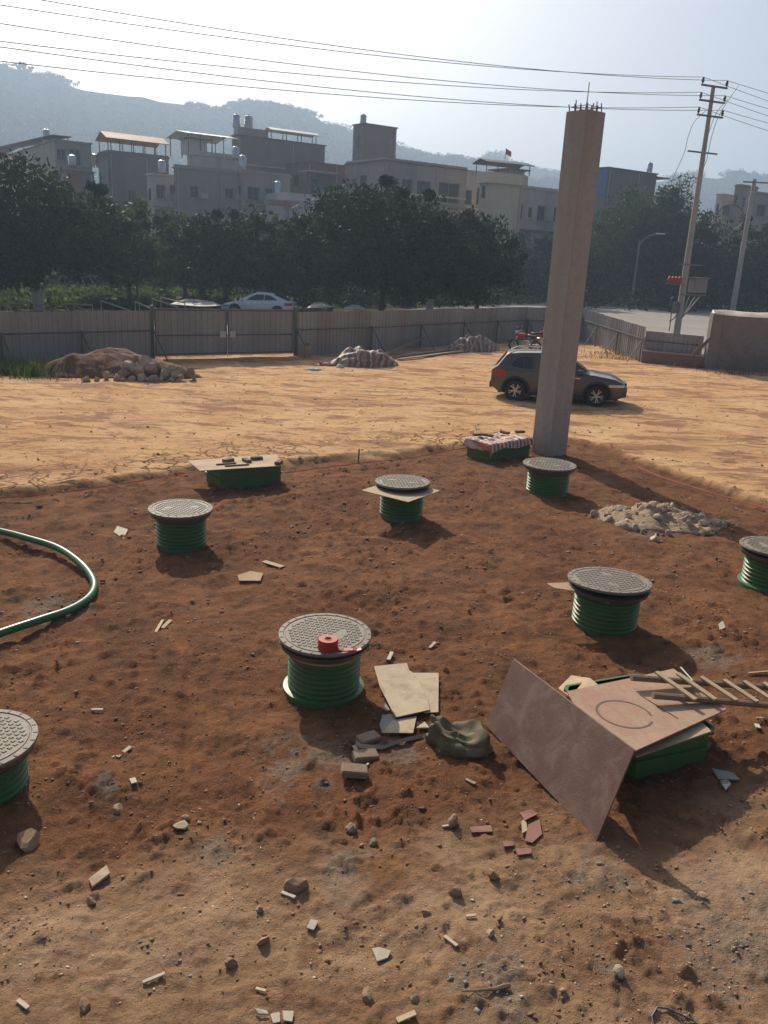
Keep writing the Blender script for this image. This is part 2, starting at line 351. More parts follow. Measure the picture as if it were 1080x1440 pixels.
ridge2 = [(380, 240), (470, 215), (560, 203), (590, 211), (620, 217), (650, 222), (675, 228), (688, 222), (698, 217), (706, 222), (716, 231), (740, 238), (770, 244), (800, 247), (850, 250), (900, 254), (930, 254), (950, 252), (975, 247), (1010, 250), (1030, 245), (1050, 247), (1080, 253), (1150, 250), (1300, 270)]
r2, t2 = hill('hill_far', ridge2, 980, 250, hill_mat, 500, 3)
r1, t1 = hill('hill_near', ridge1, 760, 240, hill_mat, 450, 8)
def woods(rows, ts, n, size, seed, hmin, name):
    r_ = np.random.default_rng(seed); C = []; Rd = []
    for _ in range(n):
        i = r_.integers(6, 26) if r_.random() < .6 else 25 + (r_.random() < .3); i = min(i, len(rows) - 1)
        j = r_.integers(0, len(rows[0])); p = rows[i][j].copy(); 
        if fbm(np.array([j * .06]), np.array([i * .3]), seed, 2)[0] < (-.55 if i < 24 else -.1): continue
        h = size * (.5 + .9 * r_.random()); p += [r_.normal() * 4, r_.normal() * 4, h * .45]
        C.append(p); Rd.append(h * .6)
    V, F = leafy(C, Rd, 26, size * .42, .8, 0, seed)
    tag(link(name, np_mesh(name, V, F, wood_mat)), 'blue green woodland covering the far hills', 'woodland', kind='stuff')
woods(r1, t1, 9000, 3.6, 5, 0, 'hillside_wood'); woods(r2, t2, 4500, 5.2, 6, 0, 'far_hillside_wood')
hz = bpy.data.materials.new('haze'); hz.use_nodes = True; hn = hz.node_tree; hn.nodes.clear()
pv = hn.nodes.new('ShaderNodeVolumePrincipled'); ho = hn.nodes.new('ShaderNodeOutputMaterial'); hn.links.new(pv.outputs[0], ho.inputs['Volume'])
pv.inputs['Color'].default_value = (.56, .74, 1, 1); pv.inputs['Density'].default_value = .00105; pv.inputs['Anisotropy'].default_value = .35
hb = MB().box((0, 450, 92), (2800, 2400, 192)); tag(hb.build('haze', hz), 'pale haze in the air', 'haze', kind='stuff')

# ------------------------------------------------------------------ trees
bark = mat('bark', (.07, .052, .038), .95, .35, 6, .8, 30, bdist=.03)
lime = mat('limewash', (.62, .60, .56), .9, .15, 5, .3, 40)
LEAF = [leaf_mat('leaf_dark', (.018, .031, .0095), .24), leaf_mat('leaf_mid', (.036, .058, .016), .3), leaf_mat('leaf_fresh', (.055, .082, .022), .4)]
def tree(px, D, ytop, wpx, label, lm=0, base_frac=.28, n=46, per=170, leaf=.34, white=False, tall=False, group='trees along the road behind the fence', seed=1, name='roadside_tree', basez=.4):
    b = at_dist(px, 400, D); b[2] = basez; ht = z_above(b, px, ytop) - basez; base_frac *= .6; n = int(n * 1.25); R_ = wpx / 2 * 1.25 * D / FPX / .97
    r_ = np.random.default_rng(seed * 13 + 5)
    root = empty(name, b, 0, label, 'tree', group)
    lean = r_.normal(size=2) * .25; th_ = ht * (base_frac + .22)
    tr = [(lean[0] * t * t, lean[1] * t * t, t * th_) for t in np.linspace(0, 1, 6)]; r0 = .05 + ht * .021
    m = MB().tube([(0, 0, -.3)] + tr[1:], [r0 * 1.25] + [r0 * (1 - .5 * t) for t in np.linspace(.2, 1, 5)], 9)
    cz = ht * (base_frac + (1 - base_frac) * .5); rz_ = ht * (1 - base_frac) * .5
    C = []; Rd = []
    for k in range(n):
        d = r_.normal(size=3); d /= np.linalg.norm(d); rr = r_.random() ** .4
        if not tall and k % 3 == 0: d[2] = -abs(d[2]) * .9
        c = np.array([d[0] * R_ * rr * .82, d[1] * R_ * rr * .82, cz + d[2] * rz_ * rr * .85])
        if tall: c[:2] *= (1.15 - .75 * (c[2] / ht))
        C.append(c); Rd.append((.2 + .2 * r_.random()) * min(R_, rz_) * (1.0 if not tall else .8))
    for k in range(n // 3):
        d = r_.normal(size=3); d /= np.linalg.norm(d); d[2] = abs(d[2]) * .9 if k % 2 else d[2] * .5; e_k = .9 + .14 * r_.random()
        c = np.array([d[0] * R_ * .92 * e_k, d[1] * R_ * .92 * e_k, cz + d[2] * rz_ * .9 * e_k])
        if tall: c[:2] *= (1.15 - .75 * min(1, c[2] / ht))
        C.append(c); Rd.append((.07 + .1 * r_.random()) * min(R_, rz_))
    for k in range(9):
        c = C[k]; s_ = tr[3 + k % 3]
        mid = [(s_[i] + c[i]) / 2 + (.3 if i == 2 else 0) for i in range(3)]
        m.tube([s_, mid, list(c)], [r0 * .45, r0 * .28, r0 * .08], 5)
    tr_o = m.build('trunk', bark, root, smooth=True)
    if white:
        MB().tube([(0, 0, -.2), (0, 0, .6), tuple(np.array(tr[1]) * (1.5 / tr[1][2]))], [r0 * 1.32, r0 * 1.22, r0 * 1.2], 10).build('whitewashed_base', lime, tr_o, smooth=True)
    V, F = leafy(C, Rd, int(per * .85), leaf, .85, .3, seed)
    link('crown', np_mesh('crown', V, F, LEAF[lm]), root)
    return root
TREES = [
 (-60, 52, 262, 180, 'dark broad tree cut off by the left edge of the view behind the fence', 0, .2, 60, 190, .34, False, False),
 (52, 54, 216, 210, 'big dark tree with whitewashed trunk at the far left behind the fence', 0, .2, 78, 210, .34, True, False),
 (182, 60, 268, 130, 'rounded mid-height tree behind the soil mound and fence', 1, .12, 50, 170, .32, False, False),
 (262, 66, 292, 110, 'low bushy tree beside the bare plot, left of the white sedan', 1, .08, 44, 160, .32, False, False),
 (318, 60, 282, 130, 'dark tree directly above the bonnet of the white sedan', 0, .16, 52, 170, .34, False, False),
 (400, 62, 300, 130, 'wide tree directly above the boot of the white sedan', 1, .14, 52, 170, .34, False, False),
 (465, 58, 262, 110, 'dark tree right of the white sedan with upright crown', 0, .15, 48, 170, .34, False, False),
 (538, 55, 238, 165, 'tallest dark tree in the middle of the roadside row', 0, .17, 74, 200, .34, False, False),
 (606, 58, 282, 150, 'dark tree with a whitewashed trunk near the middle of the fence', 0, .2, 60, 190, .34, True, False),
 (672, 62, 300, 110, 'last dark tree of the roadside row, next to the green gap', 0, .2, 46, 170, .34, False, False),
 (748, 100, 318, 90, 'light green bushy tree just left of the concrete column', 2, .04, 44, 150, .36, False, False),
 (872, 100, 252, 130, 'leafy grey-green tree just right of the concrete column', 1, .05, 70, 170, .36, False, True),
 (932, 102, 236, 105, 'tall pointed tree left of the utility pole', 1, .06, 64, 170, .36, False, True),
 (985, 104, 290, 120, 'dark bushy tree behind the tall utility pole', 0, .04, 54, 160, .38, False, False),
 (1052, 108, 296, 130, 'dark tree behind the shorter utility pole', 0, .04, 54, 160, .4, False, False),
 (1120, 108, 290, 120, 'dark tree cut off by the right edge of the view', 0, .04, 50, 150, .4, False, False),
 (905, 108, 300, 120, 'broad shaded tree behind the street lamp', 0, .03, 54, 150, .38, False, False),
 (826, 108, 300, 110, 'shaded tree hidden partly by the concrete column', 0, .03, 50, 150, .38, False, False)]
for k, t in enumerate(TREES):
    tree(t[0], t[1], t[2], t[3], t[4], t[5], t[6], t[7], t[8], t[9], t[10], t[11], seed=k + 3)
tree(54, 752, 89, 20, 'lone tree standing on the crest of the left hill', 0, .45, 14, 60, 2.2, group='lone hilltop trees', seed=91, name='hilltop_tree', basez=z_above(at_dist(54, 109, 756), 54, 113))

# ------------------------------------------------------------------ road and field behind the fence
road_mat = mat('concrete_road', (.29, .27, .24), .9, .18, .5, .3, 20, dirt=(.22, .17, .12), dirt_amt=.5)
fx = np.array(FENCE); 
def off(i, d):
    a = fx[max(i - 1, 0)]; b = fx[min(i + 1, len(fx) - 1)]; t = (b - a) / np.linalg.norm(b - a); return fx[i] + np.array([-t[1], t[0]]) * d
rin = [off(i, 2.2) for i in range(len(fx) - 1)] + [at(834, 446, .42)[:2], at(905, 470, .42)[:2]]
rout = [off(i, 9.5) for i in range(len(fx) - 3)] + [at(700, 424, .42)[:2], at(770, 425, .42)[:2], at(840, 424, .42)[:2]]
rpoly = [tuple(p) for p in rin] + [(13.6, 45.), (17, 42.4), (60, 40.3), (75, 62)] + [tuple(at(1080, 431, .42)[:2]), tuple(at(960, 428, .42)[:2])] + [tuple(p) for p in reversed(rout)]
rp = MB(); rp.add([(p[0], p[1], .5) for p in rpoly], [tuple(range(len(rpoly)))])
tag(rp.build('road', road_mat, fix=False), kind='structure')
bpy.data.objects['road'].data.flip_normals() if bpy.data.objects['road'].data.polygons[0].normal.z < 0 else None
def strew(name, label, quads, n, h, mat_, seed, cat='undergrowth', leaf=.3, spread=.5):
    r_ = np.random.default_rng(seed); C = []; Rd = []
    for _ in range(n):
        q = quads[r_.integers(len(quads))]; a, b = r_.random(2)
        p = (q[0] * (1 - a) + q[1] * a) * (1 - b) + (q[3] * (1 - a) + q[2] * a) * b
        hh = h * (.4 + .9 * r_.random()); C.append([p[0], p[1], .4 + hh * .5]); Rd.append(hh * spread + .15)
    V, F = leafy(C, Rd, 30, leaf, .9, -.4, seed)
    return tag(link(name, np_mesh(name, V, F, mat_)), label, cat, kind='stuff')
A4 = lambda *px: [at(x, y, .45) for x, y in px]
crop_mat = leaf_mat('crop_leaf', (.06, .09, .022), .35)
strew('vegetable_field', 'bright green vegetable crop growing behind the left fence', [A4((-60, 420), (330, 421), (340, 412), (-60, 408)), A4((-60, 436), (320, 436), (330, 428), (-60, 428))], 900, .55, crop_mat, 3, 'crop')
strew('verge_plants', 'sunlit green verge plants left of the concrete column', [A4((600, 434), (760, 428), (765, 408), (620, 418)), A4((690, 420), (760, 416), (770, 395), (700, 400))], 700, .8, leaf_mat('verge_leaf', (.07, .11, .025), .4), 4)
strew('underwood', 'dark undergrowth below the roadside trees', [A4((-60, 412), (330, 412), (330, 396), (-60, 396)), A4((330, 424), (700, 420), (700, 402), (330, 404)), A4((420, 436), (700, 432), (700, 422), (420, 426)), A4((775, 434), (1100, 445), (1100, 432), (775, 420)), A4((680, 428), (800, 425), (800, 412), (680, 412))], 2000, 2.0, LEAF[0], 5, 'undergrowth', .34)
strew('backwood', 'dark hedge growth in front of the houses', [A4((-200, 396), (300, 394), (330, 388), (-200, 388)), A4((300, 396), (760, 400), (760, 390), (300, 386)), A4((690, 424), (1200, 440), (1200, 420), (690, 406)), A4((690, 424), (1200, 440), (1200, 420), (690, 406))], 2200, 4.2, LEAF[1], 6, 'undergrowth', .5)

# ------------------------------------------------------------------ houses on the far side
def house_mat(n, c, **k): return mat('wall_' + n, c, .92, .14, .35, .2, 12, dirt=[q * .55 for q in c], dirt_amt=.55, streak=True, **k)
W_GREY = house_mat('cement', (.36, .31, .27)); W_PALE = house_mat('pale_tile', (.58, .51, .43)); W_CREAM = house_mat('cream', (.70, .60, .43)); W_DARK = house_mat('dark_cement', (.22, .19, .17)); W_WHITE = house_mat('whitewash', (.6, .59, .57))
def brick_mat():
    m = bpy.data.materials.new('red_brick_wall'); m.use_nodes = True; nt = m.node_tree; b = nt.nodes['Principled BSDF']
    br = nt.nodes.new('ShaderNodeTexBrick'); v = coords(nt, None, False, False)
    mp = nt.nodes.new('ShaderNodeMapping'); mp.inputs['Rotation'].default_value = (math.pi / 2, 0, 0); nt.links.new(v, mp.inputs[0]); nt.links.new(mp.outputs[0], br.inputs['Vector'])
    br.inputs['Scale'].default_value = 4; br.inputs['Color1'].default_value = (.24, .095, .06, 1); br.inputs['Color2'].default_value = (.17, .07, .05, 1); br.inputs['Mortar'].default_value = (.2, .17, .15, 1)
    c = mixc(nt, ramp(nt, noise(nt, v, .5, 5), .4, .7), br.outputs[0], (.15, .1, .08)); nt.links.new(c, b.inputs['Base Color']); b.inputs['Roughness'].default_value = .95
    return m
W_BRICK = brick_mat()
GLASS = mat('window_glass', (.02, .023, .027), .45, .1, 1, 0, spec=.25); FRAME = mat('window_frame', (.3, .3, .3), .5, .1, 3, 0); SHUT = mat('dark_opening', (.03, .03, .032), .9, .2, 2, 0)
TEAL = mat('teal_shutter', (.05, .10, .11), .6, .2, 2, 0)
ROOFT = mat('rusty_sheet_roof', (.36, .17, .11), .7, .3, 1, .3, 8, dirt=(.5, .36, .28), dirt_amt=.4); ROOFZ = mat('zinc_sheet_roof', (.5, .5, .5), .4, .15, 1, .2, 8, metal=.3); ROOFB = mat('blue_sheet', (.06, .13, .30), .6, .2, 1, .2, 8); ROOFD = mat('dark_sheet_roof', (.1, .1, .1), .8, .2, 1, .2, 8)
STEEL = mat('stainless_tank', (.45, .45, .45), .35, .08, 3, 0, metal=1.)
POSTM = mat('steel_post', (.14, .13, .13), .6, .2, 5, 0)
TH = math.radians(34)
hrng = random.Random(4); ACM = mat('dull_white_casing', (.42, .41, .39), .7, .15, 3, 0)
class House:
    def __init__(s, label, xc, ytop, D, x1, x0=None, depth=7., rot=TH, wall=W_GREY, openings=(), zbase=.3, roofm=None, name='house', parapet=.5, cat='house', group='houses beyond the trees', glass=GLASS):
        C = at_dist(xc, ytop, D); s.top = C[2]; s.z0 = zbase; u = np.array([math.cos(rot), math.sin(rot), 0]); v = np.array([-math.sin(rot), math.cos(rot), 0])
        def solve(dirv, xt):
            lo, hi = 0., 80.
            for _ in range(50):
                mid = (lo + hi) / 2; q = proj(C + dirv * mid)[0]
                if (q < xt) == (dirv[0] > 0): lo = mid
                else: hi = mid
            return lo
        s.W = solve(u, x1); s.Dp = solve(v, x0) if x0 is not None else depth; s.C = C; s.u = u; s.v = v; s.rot = rot
        s.root = empty(name, (C[0], C[1], zbase), rot, label, cat, group); h = s.top - zbase; s.h = h
        ops = []
        for (a, b_, za, zb) in openings: ops.append((a * s.W, b_ * s.W, h - za, h - zb))    # za..zb measured down from the top, a..b as share of the front
        m = MB(); xs = sorted({0, s.W} | {q for o in ops for q in o[:2]}); zs = sorted({0, h} | {q for o in ops for q in o[2:]})
        for i in range(len(xs) - 1):
            for j in range(len(zs) - 1):
                cx, cz = (xs[i] + xs[i + 1]) / 2, (zs[j] + zs[j + 1]) / 2
                if any(o[0] < cx < o[1] and o[3] < cz < o[2] for o in ops): continue
                m.add([(xs[i], 0, zs[j]), (xs[i + 1], 0, zs[j]), (xs[i + 1], 0, zs[j + 1]), (xs[i], 0, zs[j + 1])], [(0, 1, 2, 3)])
        W, Dp = s.W, s.Dp
        for o in ops:
            a, b_, zt, zb = o; q = .22
            m.add([(a, 0, zb), (b_, 0, zb), (b_, 0, zt), (a, 0, zt), (a, q, zb), (b_, q, zb), (b_, q, zt), (a, q, zt)], [(0, 1, 5, 4), (1, 2, 6, 5), (2, 3, 7, 6), (3, 0, 4, 7)])
        m.add([(0, 0, 0), (0, Dp, 0), (0, Dp, h), (0, 0, h), (W, 0, 0), (W, Dp, 0), (W, Dp, h), (W, 0, h)], [(0, 3, 2, 1), (4, 5, 6, 7), (1, 2, 6, 5)])
        m.build('wall', wall, s.root, fix=False)
        rm = MB().box((W / 2, Dp / 2, h + .06), (W + .3, Dp + .3, .12))
        rf = rm.build('roof_slab', roofm or wall, s.root)
        for o in ops:
            a, b_, zt, zb = o; cx, cz = (a + b_) / 2, (zt + zb) / 2; ww, hh = b_ - a, zt - zb
            f = MB(); t = .07
            for xx in (a + t / 2, cx, b_ - t / 2): f.box((xx, .19, cz), (t, .06, hh))
            for zz in (zb + t / 2, zt - t / 2): f.box((cx, .19, zz), (ww - .001, .058, t))
            wn = f.build('window', FRAME, s.root); MB().box((cx, .225, cz), (ww + .02, .02, hh + .02)).build('pane', glass, wn)
            if ww < 3.2 and zb > 3:
                gr = MB()
                for q_ in range(1, int(ww / .16)): gr.box((a + q_ * ww / int(ww / .16), .03, cz), (.022, .022, hh))
                for zz in (zb + hh * .33, zb + hh * .67): gr.box((cx, .05, zz), (ww, .02, .025))
                gr.build('grille', POSTM, wn)
            if hrng.random() < .45: MB().box((b_ + .55, -.17, zb + .25), (.8, .32, .55)).build('air_conditioner', ACM, s.root, bevel=.03)
            if ww < 3: MB().box((cx, -.06, zb - .06), (ww + .25, .22, .08)).build('sill', wall, wn)
        for xx in ([.25, W * .62] if W > 5 else [W - .3]): MB().tube([(xx, -.09, 0), (xx, -.09, h - .15)], .055, 6).build('downpipe', ACM, s.root)
        for fl_ in range(1, int(h / 3.1)):
            if wall is not W_BRICK and (fl_ + int(W)) % 2 == 0: MB().box((W / 2, -.03, h - 3.1 * fl_), (W + .06, .12, .16)).build('floor_band', W_PALE if wall is not W_PALE else W_GREY, s.root)
        lm = MB().box((-.015, Dp * .5, h - 1.9), (.03, min(1.3, Dp * .4), 1.2)).build('side_window', GLASS, s.root)
        if parapet:
            p = MB(); t = .14
            p.box((W / 2, t / 2 - .004, h + .12 + parapet / 2), (W, t, parapet)); p.box((W / 2, Dp - t / 2, h + .12 + parapet / 2), (W, t, parapet))
            p.box((t / 2, Dp / 2, h + .121 + parapet / 2), (t, Dp - 2 * t, parapet)); p.box((W - t / 2, Dp / 2, h + .121 + parapet / 2), (t, Dp - 2 * t, parapet)); p.build('parapet', wall, s.root)
    def world(s, x, y, z): return s.C + s.u * x + s.v * y + np.array([0, 0, s.z0 + z - s.C[2]])
    def canopy(s, x0, x1, y0, y1, z, rise, m, posts=5, over=.5, h0=None):
        h0 = s.h + .1 if h0 is None else h0
        y0 -= over; y1 += over; ym = (y0 + y1) / 2; mb = MB(); t = .09
        mb.add([(x0, y0, z), (x1, y0, z), (x1, ym, z + rise), (x0, ym, z + rise), (x0, y1, z), (x1, y1, z), (x0, y0, z - t), (x1, y0, z - t), (x1, ym, z + rise - t), (x0, ym, z + rise - t), (x0, y1, z - t), (x1, y1, z - t)],
               [(0, 1, 2, 3), (3, 2, 5, 4), (6, 9, 8, 7), (9, 10, 11, 8), (0, 6, 7, 1), (4, 5, 11, 10), (0, 3, 9, 6), (3, 4, 10, 9), (1, 7, 8, 2), (2, 8, 11, 5)])
        c = mb.build('canopy_roof', m, s.root)
        for k in range(posts):
            xx = x0 + .3 + (x1 - x0 - .6) * k / max(1, posts - 1)
            for yy in (y0 + over, y1 - over): MB().tube([(xx, yy, h0), (xx, yy, z + .02)], .06, 6).build('canopy_post', POSTM, c)
    def slab(s, name, c, d, m): return MB().box(c, d).build(name, m, s.root)
tank_me = {}
def tank(p, r, h, label):
    r *= .8; h *= .88
    t = empty('water_tank', p, 0, label, 'water tank', 'steel water tanks on the roofs')
    key = (r, h)
    MB().lathe([(.01, .25), (r, .25), (r, .25 + h * .2), (r * 1.02, .25 + h * .22), (r, .25 + h * .24), (r, h * .85), (r * .8, h * .95), (r * .25, h), (.01, h)], 18).build('vessel', STEEL, t, smooth=True)
    MB().lathe([(r * .25, h * .99), (r * .25, h * 1.05), (.01, h * 1.06)], 12).build('lid', STEEL, t, smooth=True)
    for k in range(4):
        a = math.pi / 4 + k * math.pi / 2; MB().box((r * .75 * math.cos(a), r * .75 * math.sin(a), .13), (.08, .08, .27)).build('leg', POSTM, t)

h1 = House('long grey house with low sheet roof and a roof tank at the far left', 76, 197, 105, 128, x0=-40, wall=W_GREY, openings=[(.05, .3, .8, 2.0), (.4, .7, .7, 2.4), (.3, .6, 4, 6)], parapet=0)
h1.canopy(-.3, h1.W * .45, 0, h1.Dp, h1.h + .5, .9, ROOFD, 2)
tank(h1.world(.9, 7.5, h1.h + .1), .55, 2.0, 'steel tank on the long grey house at the far left'); tank(at_dist(102, 236, 97) * [1, 1, 0] + [0, 0, z_above(at_dist(102, 236, 97), 102, 236)], .5, 1.4, 'small steel tank low between the two leftmost houses')
h1b = House('low brick house between the two leftmost roofs', 92, 240, 100, 132, x0=60, wall=W_BRICK, parapet=0)
h2 = House('dark block house with rust red canopy roof on posts', 152, 214, 104, 237, x0=138, wall=W_DARK, openings=[(.3, .42, 3.6, 5.0), (.6, .75, 3.6, 5.)], parapet=.15)
h2.canopy(-.2, h2.W + .1, .3, h2.Dp - .3, h2.h + 1.5, .8, ROOFT, 6)
tank(h2.world(.5, h2.Dp - .4, h2.h + .1) - np.array([1., 0, 1.5]), .5, 1.7, 'steel tank beside the rust red canopy')
h2s = House('narrow rendered annex left of the rust red canopy house', 143, 223, 103.5, 152, x0=138, wall=W_GREY, parapet=0)
h2b = House('narrow pale house with teal shutters and a tank on its roof', 214, 246, 97, 264, x0=206, wall=W_PALE, openings=[(.1, .35, .9, 2.3), (.48, .9, .8, 2.3), (.05, .38, 3.3, 5.4), (.48, .96, 3.3, 5.4)], parapet=.1, glass=TEAL)
h2b.slab('balcony', (h2b.W * .7, -.4, h2b.h - 2.75), (h2b.W * .55, .8, .7), W_PALE)
tank(h2b.world(1.6, 1.5, h2b.h + .2), .55, 1.7, 'steel tank on the narrow house with teal shutters')
h3 = House('pale top storey house under a bright zinc canopy', 266, 217, 103, 335, x0=263, wall=W_PALE, openings=[(.08, .2, 1.5, 3.0), (.26, .34, 1.5, 3.6), (.75, .88, 2.0, 3.6)], parapet=.35)
h3.canopy(-.3, h3.W, .2, 6., h3.h + 2.2, .5, ROOFZ, 5)
h3.slab('stair_head', (1.1, 1.4, h3.h + .9), (2.2, 2.4, 1.5), W_PALE); h3.slab('stair_head_roof', (1.1, 1.3, h3.h + 1.72), (2.8, 3.0, .12), W_DARK)
h3b = House('wide grey front block below the bright zinc canopy', 246, 236, 96, 348, x0=244, wall=W_GREY, openings=[(.2, .31, 1.6, 2.8), (.68, .8, 1.5, 2.6), (.2, .33, 4.6, 5.8)], parapet=.25)
h3b.slab('pier', (h3b.W * .97, -.14, h3b.h - 1.6), (.5, .28, 3.2), W_PALE)
h4 = House('grey house with two roof tanks and a pale canopy', 334, 190, 108, 457, x0=326, wall=W_DARK, openings=[(.46, .6, 3.6, 5.0), (.2, .3, 3.6, 5.)], parapet=0, zbase=.3)
h4.slab('upper_block', (2.0, h4.Dp / 2 - .2, h4.h + .5), (3.9, h4.Dp - .5, .9), W_GREY)
tank(h4.world(1.0, 2.6, h4.h + .95), .6, 1.9, 'left one of the twin steel tanks on the tallest grey house'); tank(h4.world(2.4, 2.2, h4.h + .95), .68, 1.9, 'right one of the twin steel tanks on the tallest grey house')
h4.canopy(4.2, h4.W * .93, .3, h4.Dp - .4, h4.h + 1.1, .35, ROOFZ, 4)
h4b = House('front wing with barred windows below the twin roof tanks', 340, 243, 98, 408, x0=334, wall=W_GREY, openings=[(.12, .36, 1.3, 2.7), (.5, .66, 1.3, 2.9), (.2, .5, 4.5, 6.2)], parapet=.25)
tank(h4b.world(1.2, 2.5, h4b.h + .2), .55, 2.1, 'steel tank on the front wing below the twin tanks'); tank(at_dist(331, 226, 97.5), .5, 1.6, 'tank at the left corner of the front wing')
h5 = House('unfinished red brick house left of the square tower', 432, 228, 104, 498, x0=402, wall=W_BRICK, openings=[(.1, .25, 1.6, 3.4), (.75, .86, 1.4, 3.2)], parapet=0)
h5.slab('lean_to_roof', (1.2, -1.0, h5.h - 1.1), (4.6, 2.4, .1), ROOFZ)
h5b = House('low white house with dark gate window in front of the brick house', 402, 282, 94, 468, x0=374, wall=W_WHITE, openings=[(.5, .78, 1.6, 3.6), (.15, .35, 1.7, 3.3)], parapet=.7)
h5b.slab('awning', (-.6, -.3, h5b.h - .3), (3.4, 1.4, .5), ROOFT); tank(h5b.world(1.0, 4, h5b.h + .3), .55, 2.1, 'steel tank standing behind the low white house')
h6t = House('square dark tower rising above the long house with a tank on top', 512, 174, 112, 558, x0=497, wall=W_DARK, parapet=0, name='tower_house', cat='tower', openings=[])
tank(h6t.world(1.2, 2.2, h6t.h + .1), .5, 1.5, 'small tank on top of the square tower')
h6 = House('long house with wide windows below the square tower', 540, 226, 98, 657, x0=486, wall=W_GREY, openings=[(.04, .18, 1.6, 3.6), (.22, .34, 1.6, 3.6), (.40, .56, 1.6, 3.6), (.66, .92, 1.5, 3.7), (.66, .92, 4.8, 7), (.22, .5, 4.8, 7)], parapet=.25, roofm=W_BRICK)
h6.slab('floor_band', (h6.W * .5, -.12, h6.h - 4.1), (h6.W, .24, .3), W_DARK)
h7 = House('grey house with barred windows between long house and cream tower', 646, 240, 106, 690, x0=640, wall=W_PALE, openings=[(.15, .45, 2.0, 3.7), (.6, .9, 1.6, 3.6), (.1, .85, 5, 6.6)], parapet=.1)
h7c = House('cream windowless stair tower with dark canopy and red flag', 688, 243, 97, 737, x0=676, rot=math.radians(24), wall=W_CREAM, parapet=0, name='stair_tower', cat='tower')
h7c.slab('cornice', (h7c.W / 2, h7c.Dp / 2, h7c.h - .5), (h7c.W + .7, h7c.Dp + .7, 1.0), W_CREAM); h7c.canopy(-.6, h7c.W + 1, .1, h7c.Dp + .5, h7c.h + 1.1, .4, ROOFD, 3)
fl = empty('flag', h7c.world(h7c.W * .55, 1.0, h7c.h + 1.2), 0, 'small red flag flying above the cream stair tower', 'flag')
MB().tube([(0, 0, 0), (0, 0, 1.55)], .03, 6).build('flag_pole', POSTM, fl)
MB().grid([[(.03 + .6 * i / 6, .12 * math.sin(i * 1.1) * i / 6, zz - .3 * i / 6) for i in range(7)] for zz in (.95, 1.15, 1.35, 1.5)]).build('flag_cloth', mat('flag_red', (.75, .05, .03), .8, .1, 3, 0), fl, smooth=True, fix=False)
h8 = House('two storey house with square windows left of the concrete column', 722, 263, 104, 800, x0=716, wall=W_PALE, openings=[(.07, .2, 1.7, 3.4), (.3, .37, 2, 3.2), (.46, .6, 1.7, 3.4), (.76, .92, 1.7, 3.4), (.05, .3, 5.3, 7), (.45, .7, 5.4, 7)], parapet=.2)
h8.slab('roof_hut', (1.3, 2.5, h8.h + 1.0), (2.2, 3, 1.9), W_GREY); h8.slab('roof_hut_roof', (1.3, 2.5, h8.h + 2.02), (3.2, 4, .14), W_DARK)
h8.slab('floor_band', (h8.W * .5, -.12, h8.h - 4.6), (h8.W, .24, .22), W_DARK)
h9 = House('blue and grey sheet shed right of the concrete column', 856, 236, 112, 924, x0=828, wall=W_DARK, parapet=0, name='shed', cat='shed', roofm=ROOFB)
h9.slab('blue_cladding', (-.04, h9.Dp / 2, h9.h - 1.6), (.06, h9.Dp * .98, 3.0), ROOFB); tank(h9.world(h9.W - .6, .8, h9.h + .1), .45, 1.5, 'tank on the right end of the blue shed'); h9.slab('roof_overhang', (h9.W + 1.0, 1.2, h9.h - .3), (2.6, 3., .12), W_DARK)
h10 = House('small dark house at the right behind the shorter utility pole', 1042, 262, 150, 1066, x0=1034, wall=W_DARK, openings=[(.2, .7, 1.5, 3)], parapet=.2)
h11 = House('low grey house at the far right edge of the village', 1062, 272, 140, 1120, x0=1050, wall=W_GREY, openings=[(.1, .3, 1.4, 3), (.5, .7, 1.4, 3)], parapet=.2)
h12 = House('low pale house left of the shorter utility pole', 1016, 274, 150, 1034, x0=1008, wall=W_PALE, openings=[(.2, .8, 1.5, 3)], parapet=.1)

# ------------------------------------------------------------------ site fence, gate, boundary wall
SHEET = mat('grey_sheet_steel', (.32, .30, .27), .55, .18, 1.2, .15, 30, metal=.25, dirt=(.24, .17, .13), dirt_amt=.5, streak=True, objvar=.1)
SHEETB = mat('blue_grey_sheet_steel', (.30, .315, .335), .55, .18, 1.2, .15, 30, metal=.25, dirt=(.22, .16, .12), dirt_amt=.5, streak=True, objvar=.12)
RAIL = mat('fence_rail', (.13, .125, .12), .7, .25, 5, .1, 40, metal=.1, dirt=(.2, .1, .05))
def corr_mesh(w_, h_, key, m_, per=.25):
    n = max(1, round(w_ / per)); pts = []
    for i in range(n):
        x = i * w_ / n; p = w_ / n
        pts += [(x, 0), (x + p * .62, 0), (x + p * .70, -.028), (x + p * .92, -.028)]
    pts.append((w_, 0))
    mb = MB(); mb.grid([[(x, y, z) for x, y in pts] for z in (0, h_)]); 
    return mb.mesh(key, m_, fix=False)
